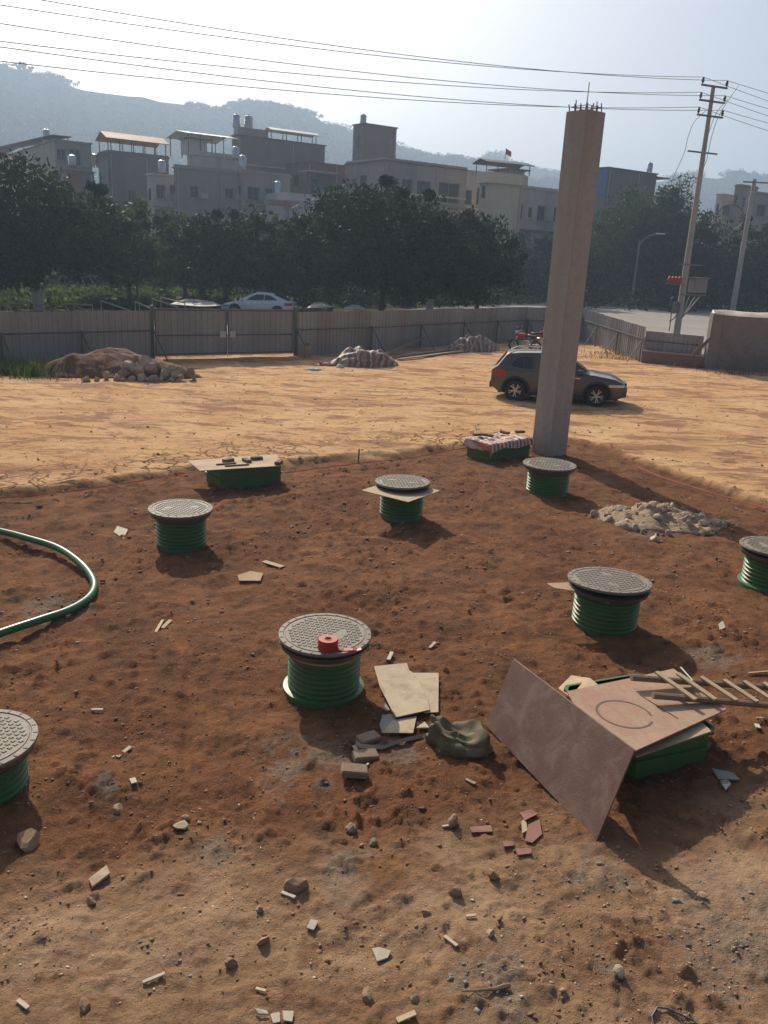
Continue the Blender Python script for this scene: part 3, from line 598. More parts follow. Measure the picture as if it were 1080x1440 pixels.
def fence_run(root, a, b, h0, h1, z0, m_, posts=True, pw=1.0, rail_z=1.2, brace=True):
    a = np.array(a[:2]); b = np.array(b[:2]); L_ = np.linalg.norm(b - a); n = max(1, round(L_ / pw)); an = math.atan2(b[1] - a[1], b[0] - a[0]); t = (b - a) / L_; nrm = np.array([t[1], -t[0]])
    me = corr_mesh(L_ / n + .03, 1., 'sheet_panel', m_)
    for i in range(n):
        p = a + t * (L_ * i / n) + nrm * (.006 if i % 2 else 0); hh = h0 + (h1 - h0) * (i + .5) / n + rng.uniform(-.012, .012)
        o = link('sheet_panel', me, root, (p[0], p[1], z0), (rng.uniform(-.008, .008), 0, an), (1, 1, hh))
    if rail_z:
        for zf in (rail_z,):
            q0, q1 = a + nrm * .07, b + nrm * .07; MB().bar((q0[0], q0[1], z0 + zf * h0 / 2), (q1[0], q1[1], z0 + zf * h1 / 2), .045, .05).build('rail', RAIL, root)
    if posts:
        k = max(1, round(L_ / 3.2))
        for i in range(k + 1):
            p = a + t * (L_ * i / k) + nrm * .12; hh = (h0 + (h1 - h0) * i / k)
            MB().box((p[0], p[1], z0 + hh * .32 - .1), (.06, .06, hh * .64 + .2), Matrix.Rotation(an, 3, 'Z')).build('post', RAIL, root)
            if brace:
                q = p + nrm * .75 + t * .25; MB().bar((p[0], p[1], z0 + hh * .62), (q[0], q[1], z0 - .02), .04).build('brace', RAIL, root)
f1 = empty('site_fence', (0, 0, 0), 0, 'grey corrugated steel hoarding left of the gate', 'fence')
fence_run(f1, FENCE[0], FENCE[1], 1.9, 1.9, .08, SHEET); fence_run(f1, FENCE[1], FENCE[2], 1.9, 1.95, .08, SHEET)
f2 = empty('site_fence', (0, 0, 0), 0, 'long grey corrugated steel hoarding between gate and far corner', 'fence')
for i in range(3, 7): fence_run(f2, FENCE[i], FENCE[i + 1], 1.93, 1.96, .08, SHEET)
f3 = empty('site_fence', (0, 0, 0), 0, 'blue grey corrugated hoarding running towards the big wall, right of the column', 'fence')
fence_run(f3, FENCE[-1], (12.45, 42.1), 2.0, 1.72, .06, SHEETB, rail_z=1.35)
f4 = empty('site_fence', (0, 0, 0), 0, 'short low hoarding standing behind the low brick wall', 'fence')
fence_run(f4, (12.5, 42.15), (14.85, 40.75), 1.5, 1.5, .1, SHEETB, posts=False, rail_z=1.4, pw=.8)
# gate
ga, gb = np.array(FENCE[2]), np.array(FENCE[3]); gm = (ga + gb) / 2; gt = (gb - ga) / np.linalg.norm(gb - ga); gan = math.atan2(gt[1], gt[0]); gn = np.array([gt[1], -gt[0]])
gate = empty('site_gate', (gm[0], gm[1], .1), 0, 'double leaf grey sheet gate with white lock plates in the hoarding', 'gate')
def gl(p, z): return (p[0] - gm[0], p[1] - gm[1], z)
for p in (ga, gb): MB().box(gl(p + gn * .02, 1.05), (.12, .12, 2.15), Matrix.Rotation(gan, 3, 'Z')).build('gate_post', RAIL, gate)
WHITE = mat('white_paint', (.62, .58, .52), .7, .12, 6, .1, dirt=(.42, .33, .24), dirt_amt=.4)
for s_, (p, q) in enumerate(((ga + gt * .1, gm - gt * .02), (gm + gt * .02, gb - gt * .1))):
    Lf = np.linalg.norm(q - p); fr = MB()
    for zz in (.2, .95, 1.95): fr.bar(gl(p + gn * .03, zz), gl(q + gn * .03, zz), .04, .05)
    for e in (p + gt * .025, q - gt * .025): fr.bar(gl(e + gn * .03, .15), gl(e + gn * .03, 2.0), .045)
    leaf_o = fr.build('gate_leaf', RAIL, gate); me = corr_mesh(Lf / 3, 1, 'sheet_panel', SHEET)
    for i in range(3):
        pp = p + gt * (Lf * i / 3); link('sheet_panel', me, leaf_o, gl(pp, .12), (0, 0, gan), (1, 1, 1.9))
    c = (q - gt * .2 if s_ == 0 else p + gt * .2) + gn * .07; MB().box(gl(c, .98), (.26, .012, .26), Matrix.Rotation(gan, 3, 'Z')).build('lock_plate', WHITE, leaf_o)
    if s_ == 0: MB().bar(gl(q + gn * .075, .05), gl(q + gn * .075, 1.0), .035).build('drop_bolt', WHITE, leaf_o)
# low brick wall and the tall rendered wall
RENDER = mat('cement_render', (.23, .20, .19), .95, .22, .7, .5, 25, dirt=(.14, .10, .09), dirt_amt=.6, bdist=.02)
lw = empty('low_wall', (12.9, 41.3, 0), 0, 'low red brown brick wall in front of the short hoarding', 'wall')
a = np.array([12.35, 41.75]); b = np.array([14.9, 40.35]); t = (b - a) / np.linalg.norm(b - a)
MB().bar((a[0] - 12.9, a[1] - 41.3, .28), (b[0] - 12.9, b[1] - 41.3, .28), .2, .76).build('wall_body', mat('red_render', (.24, .145, .105), .95, .25, 1, .6, 20, bdist=.02), lw)
MB().bar((a[0] - 12.9, a[1] - 41.3, .685), (b[0] - 12.9, b[1] - 41.3, .685), .26, .05).build('coping', mat('pale_coping', (.36, .32, .28), .9, .2, 3, .3, 30), lw)
bw = empty('boundary_wall', (15, 40.2, 0), 0, 'tall grey rendered boundary wall at the right edge of the yard', 'wall')
MB().bar((.35, -.02, 1.3), (16, -1.6, 1.3), .24, 2.7).build('wall_body', RENDER, bw); MB().box((.12, 0, 1.33), (.5, .42, 2.76)).build('pillar', RENDER, bw)
MB().bar((-.75, -.12, .75), (-.1, -.3, 1.6), .05, .16).build('prop', RAIL, bw)
FILM = leaf_mat('white_film', (.75, .74, .72), .55, .08)
for k in range(5):
    x = -.1 + k * 3.2; y = -.02 - 1.58 * x / 15.65; rows = []
    for i in range(17):
        t = i / 16; xx = x + 3.25 * t; yy = y - .33 * t; dr = .14 + .05 * math.sin(3 * t + k * 2)
        rows.append([(xx, yy + .16, 2.62), (xx, yy + .10, 2.84), (xx, yy, 2.86 + .03 * math.sin(9 * t + k)), (xx, yy - .14, 2.80), (xx + .02, yy - .20 - .02 * math.sin(14 * t), 2.82 - dr)])
    MB().grid(rows).build('film_cover', FILM, bw, fix=False, smooth=True)

# ------------------------------------------------------------------ concrete column with starter bars
CONC = mat('cast_concrete', (.40, .365, .315), .9, .2, .8, .45, 18, dirt=(.27, .235, .205), dirt_amt=.65, streak=True, bdist=.012)
RUST = mat('rusty_rebar', (.16, .09, .06), .8, .3, 20, .4, 80)
cbase = on(772, 642); S = .63
ccen = np.array([cbase[0] + .08, cbase[1] + .5]); ctop = z_above(ccen, 824, 158)
column = empty('concrete_column', (ccen[0], ccen[1], 0), TH + .06, 'tall bare concrete column with starter bars on top, beside the SUV', 'column')
hs = S / 2; ch = .02; q = hs - ch
MB().prism([(-q, -hs), (q, -hs), (hs, -q), (hs, q), (q, hs), (-q, hs), (-hs, q), (-hs, -q)], -.3, ctop).build('shaft', CONC, column)
for k in range(12):
    s_ = [(-.25, -.25), (-.08, -.25), (.08, -.25), (.25, -.25), (.25, -.08), (.25, .08), (.25, .25), (.08, .25), (-.08, .25), (-.25, .25), (-.25, .08), (-.25, -.08)][k]
    hh = .12 + .2 * rng.random(); MB().tube([(s_[0], s_[1], ctop - .05), (s_[0] + rng.uniform(-.03, .03), s_[1] + rng.uniform(-.03, .03), ctop + hh)], .013, 6).build('starter_bar', RUST, column)
for k in range(1, 7):
    g = .003; zj = ctop * k / 7 + .2 * math.sin(k * 3); MB().prism([(-q, -hs - g), (q, -hs - g), (hs + g, -q), (hs + g, q), (q, hs + g), (-q, hs + g), (-hs - g, q), (-hs - g, -q)], zj, zj + .012).build('formwork_joint', CONC, column)
MB().tube([(.02, .02, ctop - .05), (.03, .02, ctop + .62)], .010, 6).build('thin_rod', RUST, column)
MB().tube([(-.25, -.25, ctop + .1), (.25, -.25, ctop + .1), (.25, .25, ctop + .1), (-.25, .25, ctop + .1), (-.25, -.25, ctop + .1)], .008, 5).build('tie_bar', RUST, column)

# ------------------------------------------------------------------ utility poles and power lines
POLE = mat('spun_concrete_pole', (.40, .37, .33), .9, .15, 1, .25, 30, dirt=(.28, .24, .2), streak=True)
GALV = mat('galvanised_steel', (.2, .2, .2), .75, .15, 6, 0, metal=.2); INS = mat('brown_insulator', (.05, .035, .03), .3, .1, 5, 0); WIRE = mat('power_cable', (.1, .1, .1), .6, .1, 5, 0); REDP = mat('red_plastic', (.5, .04, .025), .5, .15, 6, 0)
pb = at(948, 491, .1); pb[2] = .4
def pz(x, y): return z_above(pb, x, y) - .4
pole = empty('utility_pole', pb, 0, 'tall concrete utility pole with three crossarms and a transformer box', 'utility pole')
ptop = pz(996, 122)
MB().tube([(0, 0, -.5), (0, 0, ptop * .5), (0, 0, ptop)], [.21, .16, .105], 14).build('shaft', POLE, pole, smooth=True)
au = np.array([.93, .36, 0]); tips = []           # crossarm direction
for k, (yl, yr) in enumerate(((125, 120), (146, 141), (166, 162))):
    z = pz(996 - 2 * k, (yl + yr) / 2); arm = MB(); hl = .86; arm.bar(-au * hl + [0, -.16, z], au * hl + [0, -.16, z], .08, .09); ao = arm.build('crossarm', GALV, pole)
    for s_ in (-1, 1):
        p = au * hl * .93 * s_ + np.array([0, -.16, z])
        MB().lathe([(.02, .04), (.03, .1), (.09, .13), (.05, .17), (.1, .21), (.05, .25), (.085, .29), (.04, .36), (.01, .37)], 10, p).build('insulator', INS, ao, smooth=True)
        tips.append((k, s_, p + pb + [0, 0, .37]))
z = pz(984, 214); MB().bar(-au * 1.0 + [0, .16, z], au * 1.0 + [0, .16, z], .07, .08).build('crossarm', GALV, pole)
z = pz(962, 372); MB().bar(-au * .6 + [0, -.2, z], au * 1.0 + [0, -.2, z], .06, .07).build('crossarm', GALV, pole)
zf = pz(945, 399)
MB().box(-au * .75 + [0, -.2, zf], (1.1, .25, .06), Matrix.Rotation(.36, 3, 'Z')).build('fuse_bracket', GALV, pole)
for k in range(4): MB().lathe([(.02, 0), (.11, .04), (.13, .2), (.09, .34), (.03, .4), (.01, .41)], 10, -au * (.4 + .24 * k) + np.array([0, -.22, zf + .03])).build('red_fuse', REDP, pole, smooth=True)
zt = pz(985, 402); tb = MB().box(au * .95 + [0, -.12, zt], (.85, .6, .8), Matrix.Rotation(.36, 3, 'Z')).build('transformer_box', mat('grey_steel_box', (.27, .24, .22), .6, .2, 3, .1), pole)
MB().box(au * .95 + [0, -.12, zt + .43], (1.05, .78, .06), Matrix.Rotation(.36, 3, 'Z')).build('box_lid', GALV, tb)
for q_ in (.5, .95, 1.3): MB().bar(au * .1 + [0, -.15, zt - 1.9], au * q_ + [0, -.15, zt - .5], .05).build('strut', GALV, pole)
MB().bar(au * -.1 + [0, -.15, zt - .52], au * 1.6 + [0, -.15, zt - .52], .08, .08).build('platform_beam', GALV, pole)
MB().box(-au * .36 + [0, -.1, pz(947, 432)], (.35, .25, .6), Matrix.Rotation(.36, 3, 'Z')).build('meter_box', GALV, pole)
lu = np.array([-.76, -.65, 0]); names = {(0, 1): 'uppermost', (0, -1): 'second from top', (1, 1): 'third from top', (1, -1): 'fourth from top', (2, 1): 'fifth from top', (2, -1): 'lowest'}
ytgt = {(0, 1): -10, (0, -1): 7, (1, 1): 33, (1, -1): 58, (2, 1): 66, (2, -1): 86}; rtgt = {(0, 1): 131, (0, -1): 142, (1, 1): 153, (1, -1): 163, (2, 1): 173, (2, -1): 184}
def span(p0, dirv, Lh, xt, yt, sag):
    """points of a sagging wire; its far end is raised until it crosses picture column xt at height yt"""
    def pts(z1): return [p0 + dirv * Lh * s + np.array([0, 0, (z1 - p0[2]) * s - sag * 4 * s * (1 - s)]) for s in np.linspace(0, 1, 40)]
    def cross(z1):
        P = pts(z1); pr = [proj(p) for p in P if (p - [0, 0, H]) @ FW > 1]
        for i in range(len(pr) - 1):
            if (pr[i][0] - xt) * (pr[i + 1][0] - xt) <= 0:
                f = (xt - pr[i][0]) / (pr[i + 1][0] - pr[i][0] + 1e-9); return pr[i][1] + f * (pr[i + 1][1] - pr[i][1])
        return yt
    lo, hi = p0[2] - 12, p0[2] + 8
    for _ in range(22):
        mid = (lo + hi) / 2
        if cross(mid) > yt: lo = mid
        else: hi = mid
    return pts(mid)
for k, s_, p in tips:
    L1 = span(p, lu, 52, 0, ytgt[(k, s_)], .9); L2 = span(p, -lu, 60, 1080, rtgt[(k, s_)], .9)
    tag(MB().tube(list(reversed(L1)) + L2[1:], .013, 5).build('power_line', WIRE, smooth=True), names[(k, s_)] + ' of the six power lines crossing the sky', 'power line', 'power lines over the yard')
def cable(pxs, D, label, r=.016):
    pts = [at_dist(x, y, D) for x, y in pxs]
    P = []
    for i in range(len(pts) - 1):
        a, b, c, d = pts[max(i - 1, 0)], pts[i], pts[i + 1], pts[min(i + 2, len(pts) - 1)]
        for t in np.linspace(0, 1, 6, endpoint=False): P.append(.5 * (2 * b + (c - a) * t + (2 * a - 5 * b + 4 * c - d) * t * t + (3 * b - a - 3 * c + d) * t ** 3))
    P.append(pts[-1]); return tag(MB().tube(P, r, 5).build('drop_cable', WIRE, smooth=True), label, 'cable')
PD = math.hypot(pb[0], pb[1])
cable([(992, 156), (976, 172), (967, 195), (963, 213), (952, 238), (946, 252), (938, 285)], PD - .4, 'drooping cable on the left side of the tall utility pole')
cable([(1039, 120), (1025, 140), (1010, 165), (1000, 195), (992, 230), (975, 258), (962, 275)], PD - .3, 'long cable hanging from the wire tip right of the tall pole')
cable([(1024, 139), (1008, 158), (999, 180), (993, 200), (990, 212)], PD - .5, 'short cable looping down to the right of the tall pole top')
cable([(941, 466), (944, 440), (942, 430), (946, 418), (955, 430), (950, 445), (941, 452)], PD - .5, 'black cable loop near the foot of the tall pole', .03)
pb2 = at(1029, 444, .4)
pole2 = empty('utility_pole', pb2, 0, 'shorter concrete utility pole at the right with coiled cable', 'utility pole')
k2 = z_above(pb2, 1056, 252) - .4; r2_ = .25
MB().tube([(0, 0, -.5), (0, 0, k2)], [r2_ * 1.15, r2_ * .72], 12).build('shaft', POLE, pole2, smooth=True)
MB().bar((-1.2, -.3, k2 - .3), (1.2, -.3, k2 - .3), .12).build('crossarm', GALV, pole2)
MB().tube([(-1.9 + 1.3 * math.cos(a), -.4, k2 - 3.6 + 1.2 * math.sin(a)) for a in np.linspace(0, 6.28, 24)], .06, 5).build('cable_coil', WIRE, pole2)
lb = at(887, 434, .4); lamp = empty('street_lamp', lb, 0, 'thin street lamp with curved arm left of the tall utility pole', 'street lamp')
lz = z_above(lb, 899, 338) - .4; sc_ = lz / 6.
MB().tube([(0, 0, -.2), (0, 0, lz)], [.12, .09], 8).build('shaft', GALV, lamp, smooth=True); MB().tube([(0, 0, lz - .6), (.3, 0, lz), (.9, 0, lz + .5), (1.6, 0, lz + .7)], .05, 6).build('arm', GALV, lamp); MB().box((2.0, 0, lz + .74), (.9, .3, .14)).build('lamp_head', WHITE, lamp)
sb = at(921, 430, .42); tag(MB().prism([(-.45, -.04), (.45, -.04), (.45, .04), (-.45, .04)], 0, [1.9, 2.0, 2.0, 1.9]).build('sign_board', mat('dull_board', (.25, .25, .25), .8), loc=sb), 'dull grey board standing at the road edge right of the street lamp', 'board')

# ------------------------------------------------------------------ vehicles
TYRE = mat('tyre_rubber', (.02, .02, .02), .85, .2, 8, .2, 40); ALLOY = mat('alloy_rim', (.55, .54, .52), .3, .1, 6, 0, metal=.9); CGLASS = mat('car_glass', (.012, .014, .016), .06, .1, 2, 0, spec=.7)
BLACKP = mat('black_trim', (.02, .02, .02), .6, .15, 5, .1); LIGHTG = mat('headlamp_glass', (.6, .62, .65), .12, .1, 5, 0, metal=.4); TAIL = mat('tail_lamp_red', (.45, .015, .012), .2, .1, 5, 0); CHROME = mat('chrome', (.7, .7, .7), .15, .05, 5, 0, metal=1)
def car(name, label, loc, heading, L_, W_, wheels, wr, zl, shoulder, roof, paint, side_glass, rails=True, scr=None, rear=None, cladding=True):
    root = empty(name, loc, heading, label, 'car'); hw = W_ / 2
    sx, sz = zip(*shoulder); rx, rz_ = zip(*roof)
    def wd(x): return hw * (1 - .16 * (1 - sstep(0, .45, x)) - .2 * (1 - sstep(0, .55, L_ - x)))
    def sh(x): return float(np.interp(x, sx, sz))
    def rf(x): return float(np.interp(x, rx, rz_))
    def yside(x, z): return wd(x) * .93 - max(0, z - sh(x)) * .30
    ar = wr + .075
    def low(x):
        z = zl + .16 * (1 - float(sstep(0, .35, x))) + .1 * (1 - float(sstep(0, .4, L_ - x)))
        for c in wheels:
            d = abs(x - c)
            if d < ar: z = max(z, wr + math.sqrt(ar * ar - d * d))
        return z
    xs = sorted(set(list(np.linspace(0, L_, 70)) + [c + ar * math.cos(a) for c in wheels for a in np.linspace(0, math.pi, 15)]))
    rows = []
    for x in xs:
        w_ = wd(x); l_ = low(x); s_ = sh(x); mid = max(l_ + .03, zl + .42)
        half = [(w_ * .95, l_), (w_ * .985, l_ + (mid - l_) * .4), (w_, mid), (w_ * .985, mid + (s_ - mid) * .55), (w_ * .96, s_ - .05), (w_ * .90, s_), (w_ * .6, s_ + .025), (0.001, s_ + .035)]
        rows.append([(x, -y, z) for y, z in half] + [(x, y, z) for y, z in reversed(half)])
    b = MB().grid(rows); n = len(rows[0]); nn = len(b.v); b.f += [tuple(range(n)), tuple(nn - n + i for i in range(n))]
    body = b.build('body', paint, root, smooth=True, angle=32)
    MB().box((L_ / 2, 0, zl + .2), (L_ - .5, W_ * .66, .5)).build('underbody', BLACKP, root)
    x0, x1 = rx[0], rx[-1]; rows = []
    for x in np.linspace(x0, x1, 48):
        zt = max(rf(x), sh(x) + .012); e = min(.07, (zt - sh(x)) * .5); y1 = yside(x, zt - e)
        half = [(wd(x) * .93, sh(x) - .02), (yside(x, zt - e), zt - e), (y1 - .05, zt - e * .25), (y1 - .14, zt), (y1 * .5, zt + .015), (.001, zt + .02)]
        rows.append([(x, -y, z) for y, z in half] + [(x, y, z) for y, z in reversed(half)])
    MB().grid(rows).build('cabin', paint, root, smooth=True, angle=32)
    for poly in side_glass:
        for s_ in (-1, 1):
            m = MB(); P = [(x, s_ * (yside(x, z) + .012), z) for x, z in poly]; Q = [(x, s_ * (yside(x, z) - .03), z) for x, z in poly]; k = len(P)
            m.add(P + Q, [tuple(range(k))] + [(i, (i + 1) % k, k + (i + 1) % k, k + i) for i in range(k)]); m.build('side_window', CGLASS, root)
    for nm, seg in (('windscreen', scr), ('rear_window', rear)):
        rws = []
        for x in np.linspace(seg[0], seg[1], 8):
            z = rf(x); y1 = yside(x, z - .07) - .13; rws.append([(x, y, z + .028 + .012 * (1 - (y / y1) ** 2)) for y in np.linspace(-y1, y1, 9)])
        MB().grid(rws).build(nm, CGLASS, root, smooth=True, fix=False)
    tyre = MB().lathe([(wr * .62, -.1), (wr * .92, -.11), (wr, -.075), (wr, .075), (wr * .92, .11), (wr * .62, .1)], 30, axis='y').mesh('wheel', TYRE, True)
    rm = MB().lathe([(wr * .66, -.095), (wr * .62, -.085), (wr * .6, -.03), (wr * .6, .05)], 30, axis='y'); rm.lathe([(.001, -.085), (wr * .16, -.085), (wr * .18, -.04)], 14, axis='y')
    for k in range(10):
        a = 2 * math.pi * (k // 2) / 5 + (.2 if k % 2 else -.2); a0 = 2 * math.pi * (k // 2) / 5
        rm.bar((wr * .12 * math.cos(a0), -.068, wr * .12 * math.sin(a0)), (wr * .63 * math.cos(a), -.075, wr * .63 * math.sin(a)), .035, .03)
    rme = rm.mesh('rim', ALLOY, True); dsk = MB().lathe([(.001, -.02), (wr * .61, -.02)], 20, axis='y').mesh('brake_disc', BLACKP)
    for c in wheels:
        for s_ in (-1, 1):
            wo = link('wheel', tyre, root, (c, s_ * (hw - .115), wr), (0, .4 * c, 0 if s_ < 0 else math.pi)); link('rim', rme, wo); link('brake_disc', dsk, wo)
            if cladding:
                m = MB(); A = np.linspace(-.12, math.pi + .12, 22)
                m.grid([[(c + r_ * math.cos(a), s_ * (wd(c + r_ * math.cos(a)) + d), wr + r_ * math.sin(a)) for r_, d in ((ar - .03, -.05), (ar - .01, .012), (ar + .05, .014), (ar + .065, -.02))] for a in A]); m.build('arch_trim', BLACKP, root, smooth=True)
    for s_ in (-1, 1):
        zf_ = sh(L_ - .25) - .13
        MB().grid([[(x, s_ * (wd(x) + .006), z) for x in np.linspace(L_ - .62, L_ - .1, 7)] for z in (zf_ - .04, zf_ + .0, zf_ + .04)]).build('headlight', LIGHTG, root, smooth=True)
        zr = sh(.2) - .16; MB().grid([[(x, s_ * (wd(x) + .008), z) for x in np.linspace(.03, .5, 7)] for z in (zr - .08, zr, zr + .09)]).build('tail_light', TAIL, root, smooth=True)
        MB().box((scr[1] - .22, s_ * (hw * .93 + .1), sh(scr[1]) + .1), (.16, .2, .14)).build('mirror', paint, root, bevel=.03)
        for xd in (wheels[0] + .95, wheels[0] + 2.0): MB().box((xd, s_ * (wd(xd) + .004), sh(xd) - .12), (.2, .035, .035)).build('door_handle', CHROME, root)
        MB().bar((wheels[0] + ar + .02, s_ * (hw * .955), zl + .03), (wheels[1] - ar - .02, s_ * (hw * .955), zl + .03), .07, .12).build('sill_trim', BLACKP if cladding else paint, root)
        if rails:
            xa, xb = rails; pts = [(x, s_ * (yside(x, rf(x)) - .06), rf(x) + (.07 if 0 < i < 7 else .0)) for i, x in enumerate(np.linspace(xa, xb, 8))]; MB().tube(pts, .024, 6).build('roof_rail', CHROME, root, smooth=True)
    MB().box((L_ - .02, 0, zl + .42), (.06, W_ * .42, .2)).build('grille', BLACKP, root, bevel=.01); MB().box((.0, 0, zl + .2), (.1, W_ * .62, .2)).build('rear_bumper_trim', BLACKP, root, bevel=.02); MB().box((L_ - .06, 0, zl + .14), (.1, W_ * .6, .16)).build('front_bumper_trim', BLACKP, root, bevel=.02)
    MB().box((.02, 0, sh(.1) - .25), (.03, .45, .14)).build('number_plate', mat('plate_blue', (.05, .12, .4), .5), root)
    return root
paint1 = mat('bronze_grey_paint', (.095, .075, .062), .38, .06, 1, 0, metal=.45, coat=.7, dirt=(.16, .11, .07), dirt_amt=.25)
paint2 = mat('white_paint_car', (.72, .74, .78), .35, .04, 1, 0, coat=.7)
pr, pf = on(723, 562), on(837, 571); hd = math.atan2(pf[1] - pr[1], pf[0] - pr[0]); wb = np.linalg.norm(pf[:2] - pr[:2])
hdv = np.array([math.cos(hd), math.sin(hd)]); nv = np.array([-hdv[1], hdv[0]])
org = pr[:2] - hdv * .84 + nv * .8
car('parked_suv', 'bronze grey SUV with roof rails parked behind the concrete column', (org[0], org[1], G(org[0] + 2, org[1]) - .01), hd, 4.5, 1.85, (.84, .84 + 2.69), .36, .27,
    [(0, 1.0), (.15, 1.07), (.5, 1.08), (2.2, 1.03), (3.05, 1.03), (3.4, 1.03), (4.05, .94), (4.35, .82), (4.5, .66)], [(.06, 1.02), (.2, 1.2), (.42, 1.5), (.5, 1.56), (.9, 1.615), (1.6, 1.65), (2.0, 1.63), (2.35, 1.55), (2.75, 1.33), (3.25, 1.03)], paint1,
    [[(.62, 1.2), (.78, 1.14), (1.02, 1.12), (1.02, 1.47), (.82, 1.42)], [(1.06, 1.12), (1.92, 1.1), (1.88, 1.53), (1.5, 1.54), (1.06, 1.48)], [(1.98, 1.1), (2.86, 1.08), (2.62, 1.27), (2.28, 1.47), (1.94, 1.53)]], rails=(.55, 2.1), scr=(2.38, 3.16), rear=(.12, .42))
sp = at_dist(366, 436, 55.2); sh_ = math.pi + math.radians(-2)
car('parked_sedan', 'white sedan parked on the road behind the gate', (sp[0] + 2.3, sp[1] - .9, .52), sh_, 4.5, 1.78, (.95, 3.62), .32, .2,
    [(0, .9), (.2, .98), (.9, .97), (2.4, .9), (3.3, .88), (3.9, .78), (4.3, .66), (4.5, .55)], [(.25, .99), (.8, 1.2), (1.3, 1.38), (1.9, 1.44), (2.3, 1.42), (2.8, 1.22), (3.45, .89)], paint2,
    [[(.95, 1.05), (1.75, 1.0), (1.75, 1.34), (1.4, 1.3)], [(1.8, 1.0), (2.9, .97), (2.6, 1.18), (2.25, 1.33), (1.8, 1.35)]], rails=None, scr=(2.35, 3.38), rear=(.3, 1.2), cladding=False)
def motorbike(loc, rz, label, pm):
    r = empty('motorbike', loc, rz, label, 'motorbike', 'motorbikes by the fence corner')
    for x in (-.62, .62):
        w_ = MB().lathe([(.22, -.05), (.29, -.05), (.3, 0), (.29, .05), (.22, .05), (.22, -.05)], 20, (x, 0, .3), 'y').build('wheel', TYRE, r, smooth=True)
        m = MB()
        for k in range(6): a = k * math.pi / 3; m.bar((x, 0, .3), (x + .23 * math.cos(a), 0, .3 + .23 * math.sin(a)), .02)
        m.build('spokes', ALLOY, w_)
    for s_ in (-1, 1): MB().tube([(.62, .07 * s_, .3), (.42, .07 * s_, .95)], .025, 6).build('fork', CHROME, r)
    MB().tube([(-.62, .06, .3), (-.1, .06, .35), (.38, 0, .85)], .03, 6).build('frame', BLACKP, r); MB().box((0, 0, .42), (.4, .24, .3)).build('engine', ALLOY, r, bevel=.04)
    MB().lathe([(.01, -.28), (.1, -.22), (.15, 0), (.13, .2), (.01, .3)], 12).build('fuel_tank', pm, r, (.16, 0, .8), (0, math.pi / 2, 0), smooth=True)
    MB().box((-.3, 0, .8), (.62, .26, .1)).build('seat', BLACKP, r, bevel=.03); MB().box((-.68, 0, .7), (.34, .16, .1)).build('rear_mudguard', pm, r, bevel=.03)
    MB().tube([(.36, -.36, 1.05), (.42, -.12, 1.0), (.42, .12, 1.0), (.36, .36, 1.05)], .016, 6).build('handlebar', CHROME, r); MB().lathe([(.01, -.06), (.09, -.03), (.09, .06), (.01, .08)], 12).build('headlight', LIGHTG, r, (.5, 0, .92), (0, math.pi / 2, 0))
    MB().tube([(.1, -.14, .3), (-.7, -.16, .36)], [.03, .045], 8).build('exhaust', CHROME, r)
    for s_ in (-1, 1): MB().lathe([(.01, 0), (.06, .01), (.01, .02)], 10).build('mirror', CHROME, r, (.36, .3 * s_, 1.25), (0, math.pi / 2, 0))
m1 = at(737, 494, .1); m2 = at(758, 492, .1)
motorbike((m1[0], m1[1], .1), 2.6, 'dark red motorbike at the fence corner left of the column', REDP); motorbike((m2[0] + .2, m2[1] + 1.0, .1), .5, 'motorbike half hidden behind the column and the SUV', REDP)

# ------------------------------------------------------------------ tank manholes
from mathutils import noise as mn
GREEN = mat('green_plastic', (.05, .155, .044), .45, .25, 3, .15, 60, dirt=(.13, .10, .05), dirt_amt=.35); LIDM = mat('composite_cover', (.215, .187, .15), .66, .25, 4, .3, 90, dirt=(.24, .17, .11), dirt_amt=.55)
LIDR = mat('cover_frame', (.10, .095, .09), .5, .2, 5, .2, 60, dirt=(.18, .12, .08)); PLY = mat('pale_plywood', (.46, .33, .20), .8, .2, 2, .15, 50, dirt=(.30, .19, .11), dirt_amt=.5, streak=True)
prof = [(.40, -.06)]
for k in range(8): z = .02 + k * .062; prof += [(.372, z), (.396, z + .018), (.396, z + .034), (.372, z + .052)]
riser_me = MB().lathe([(.40, -.1)] + prof[1:] + [(.372, .53), (.02, .53)], 48).mesh('riser', GREEN, True, angle=50)
flange_me = MB().lathe([(.37, -.04), (.445, -.04), (.445, .035), (.37, .05)], 40).mesh('base_flange', GREEN, True)
frame_me = MB().lathe([(.36, .49), (.455, .49), (.47, .50), (.49, .555), (.46, .556), (.36, .55)], 48).mesh('cover_frame', LIDR, True)
lid_me = MB().lathe([(.02, -.03), (.47, -.03), (.498, -.02), (.505, .0), (.50, .016), (.452, .018), (.447, .010), (.436, .010), (.43, .017), (.02, .018)], 56).mesh('cover', LIDM, True, angle=30)
def tread(logo):
    m = MB(); p = .058
    for i in range(-9, 10):
        for j in range(-9, 10):
            x, y = i * p, (j + .5 * (i % 2)) * p
            if math.hypot(x, y) > .40: continue
            if any(math.hypot((x - lx) / a, (y - ly) / b) < 1 for lx, ly, a, b in logo): continue
            r_ = Matrix.Rotation(math.pi / 4 * (1 if (i + j) % 2 else -1), 3, 'Z'); m.box((x, y, .0205), (.044, .017, .007), r_); m.box((x, y, .0203), (.017, .044, .0055), r_)
    for lx, ly, a, b in logo:
        P = [(lx + a * .9 * math.cos(t), ly + b * .9 * math.sin(t)) for t in np.linspace(0, 2 * math.pi, 20, endpoint=False)]; m.prism(P, .016, .0215)
    for k in range(24):
        a = 2 * math.pi * k / 24; m.box((.476 * math.cos(a), .476 * math.sin(a), .018), (.035, .012, .008), Matrix.Rotation(a, 3, 'Z'))
    return m.mesh('tread_pattern', LIDM)
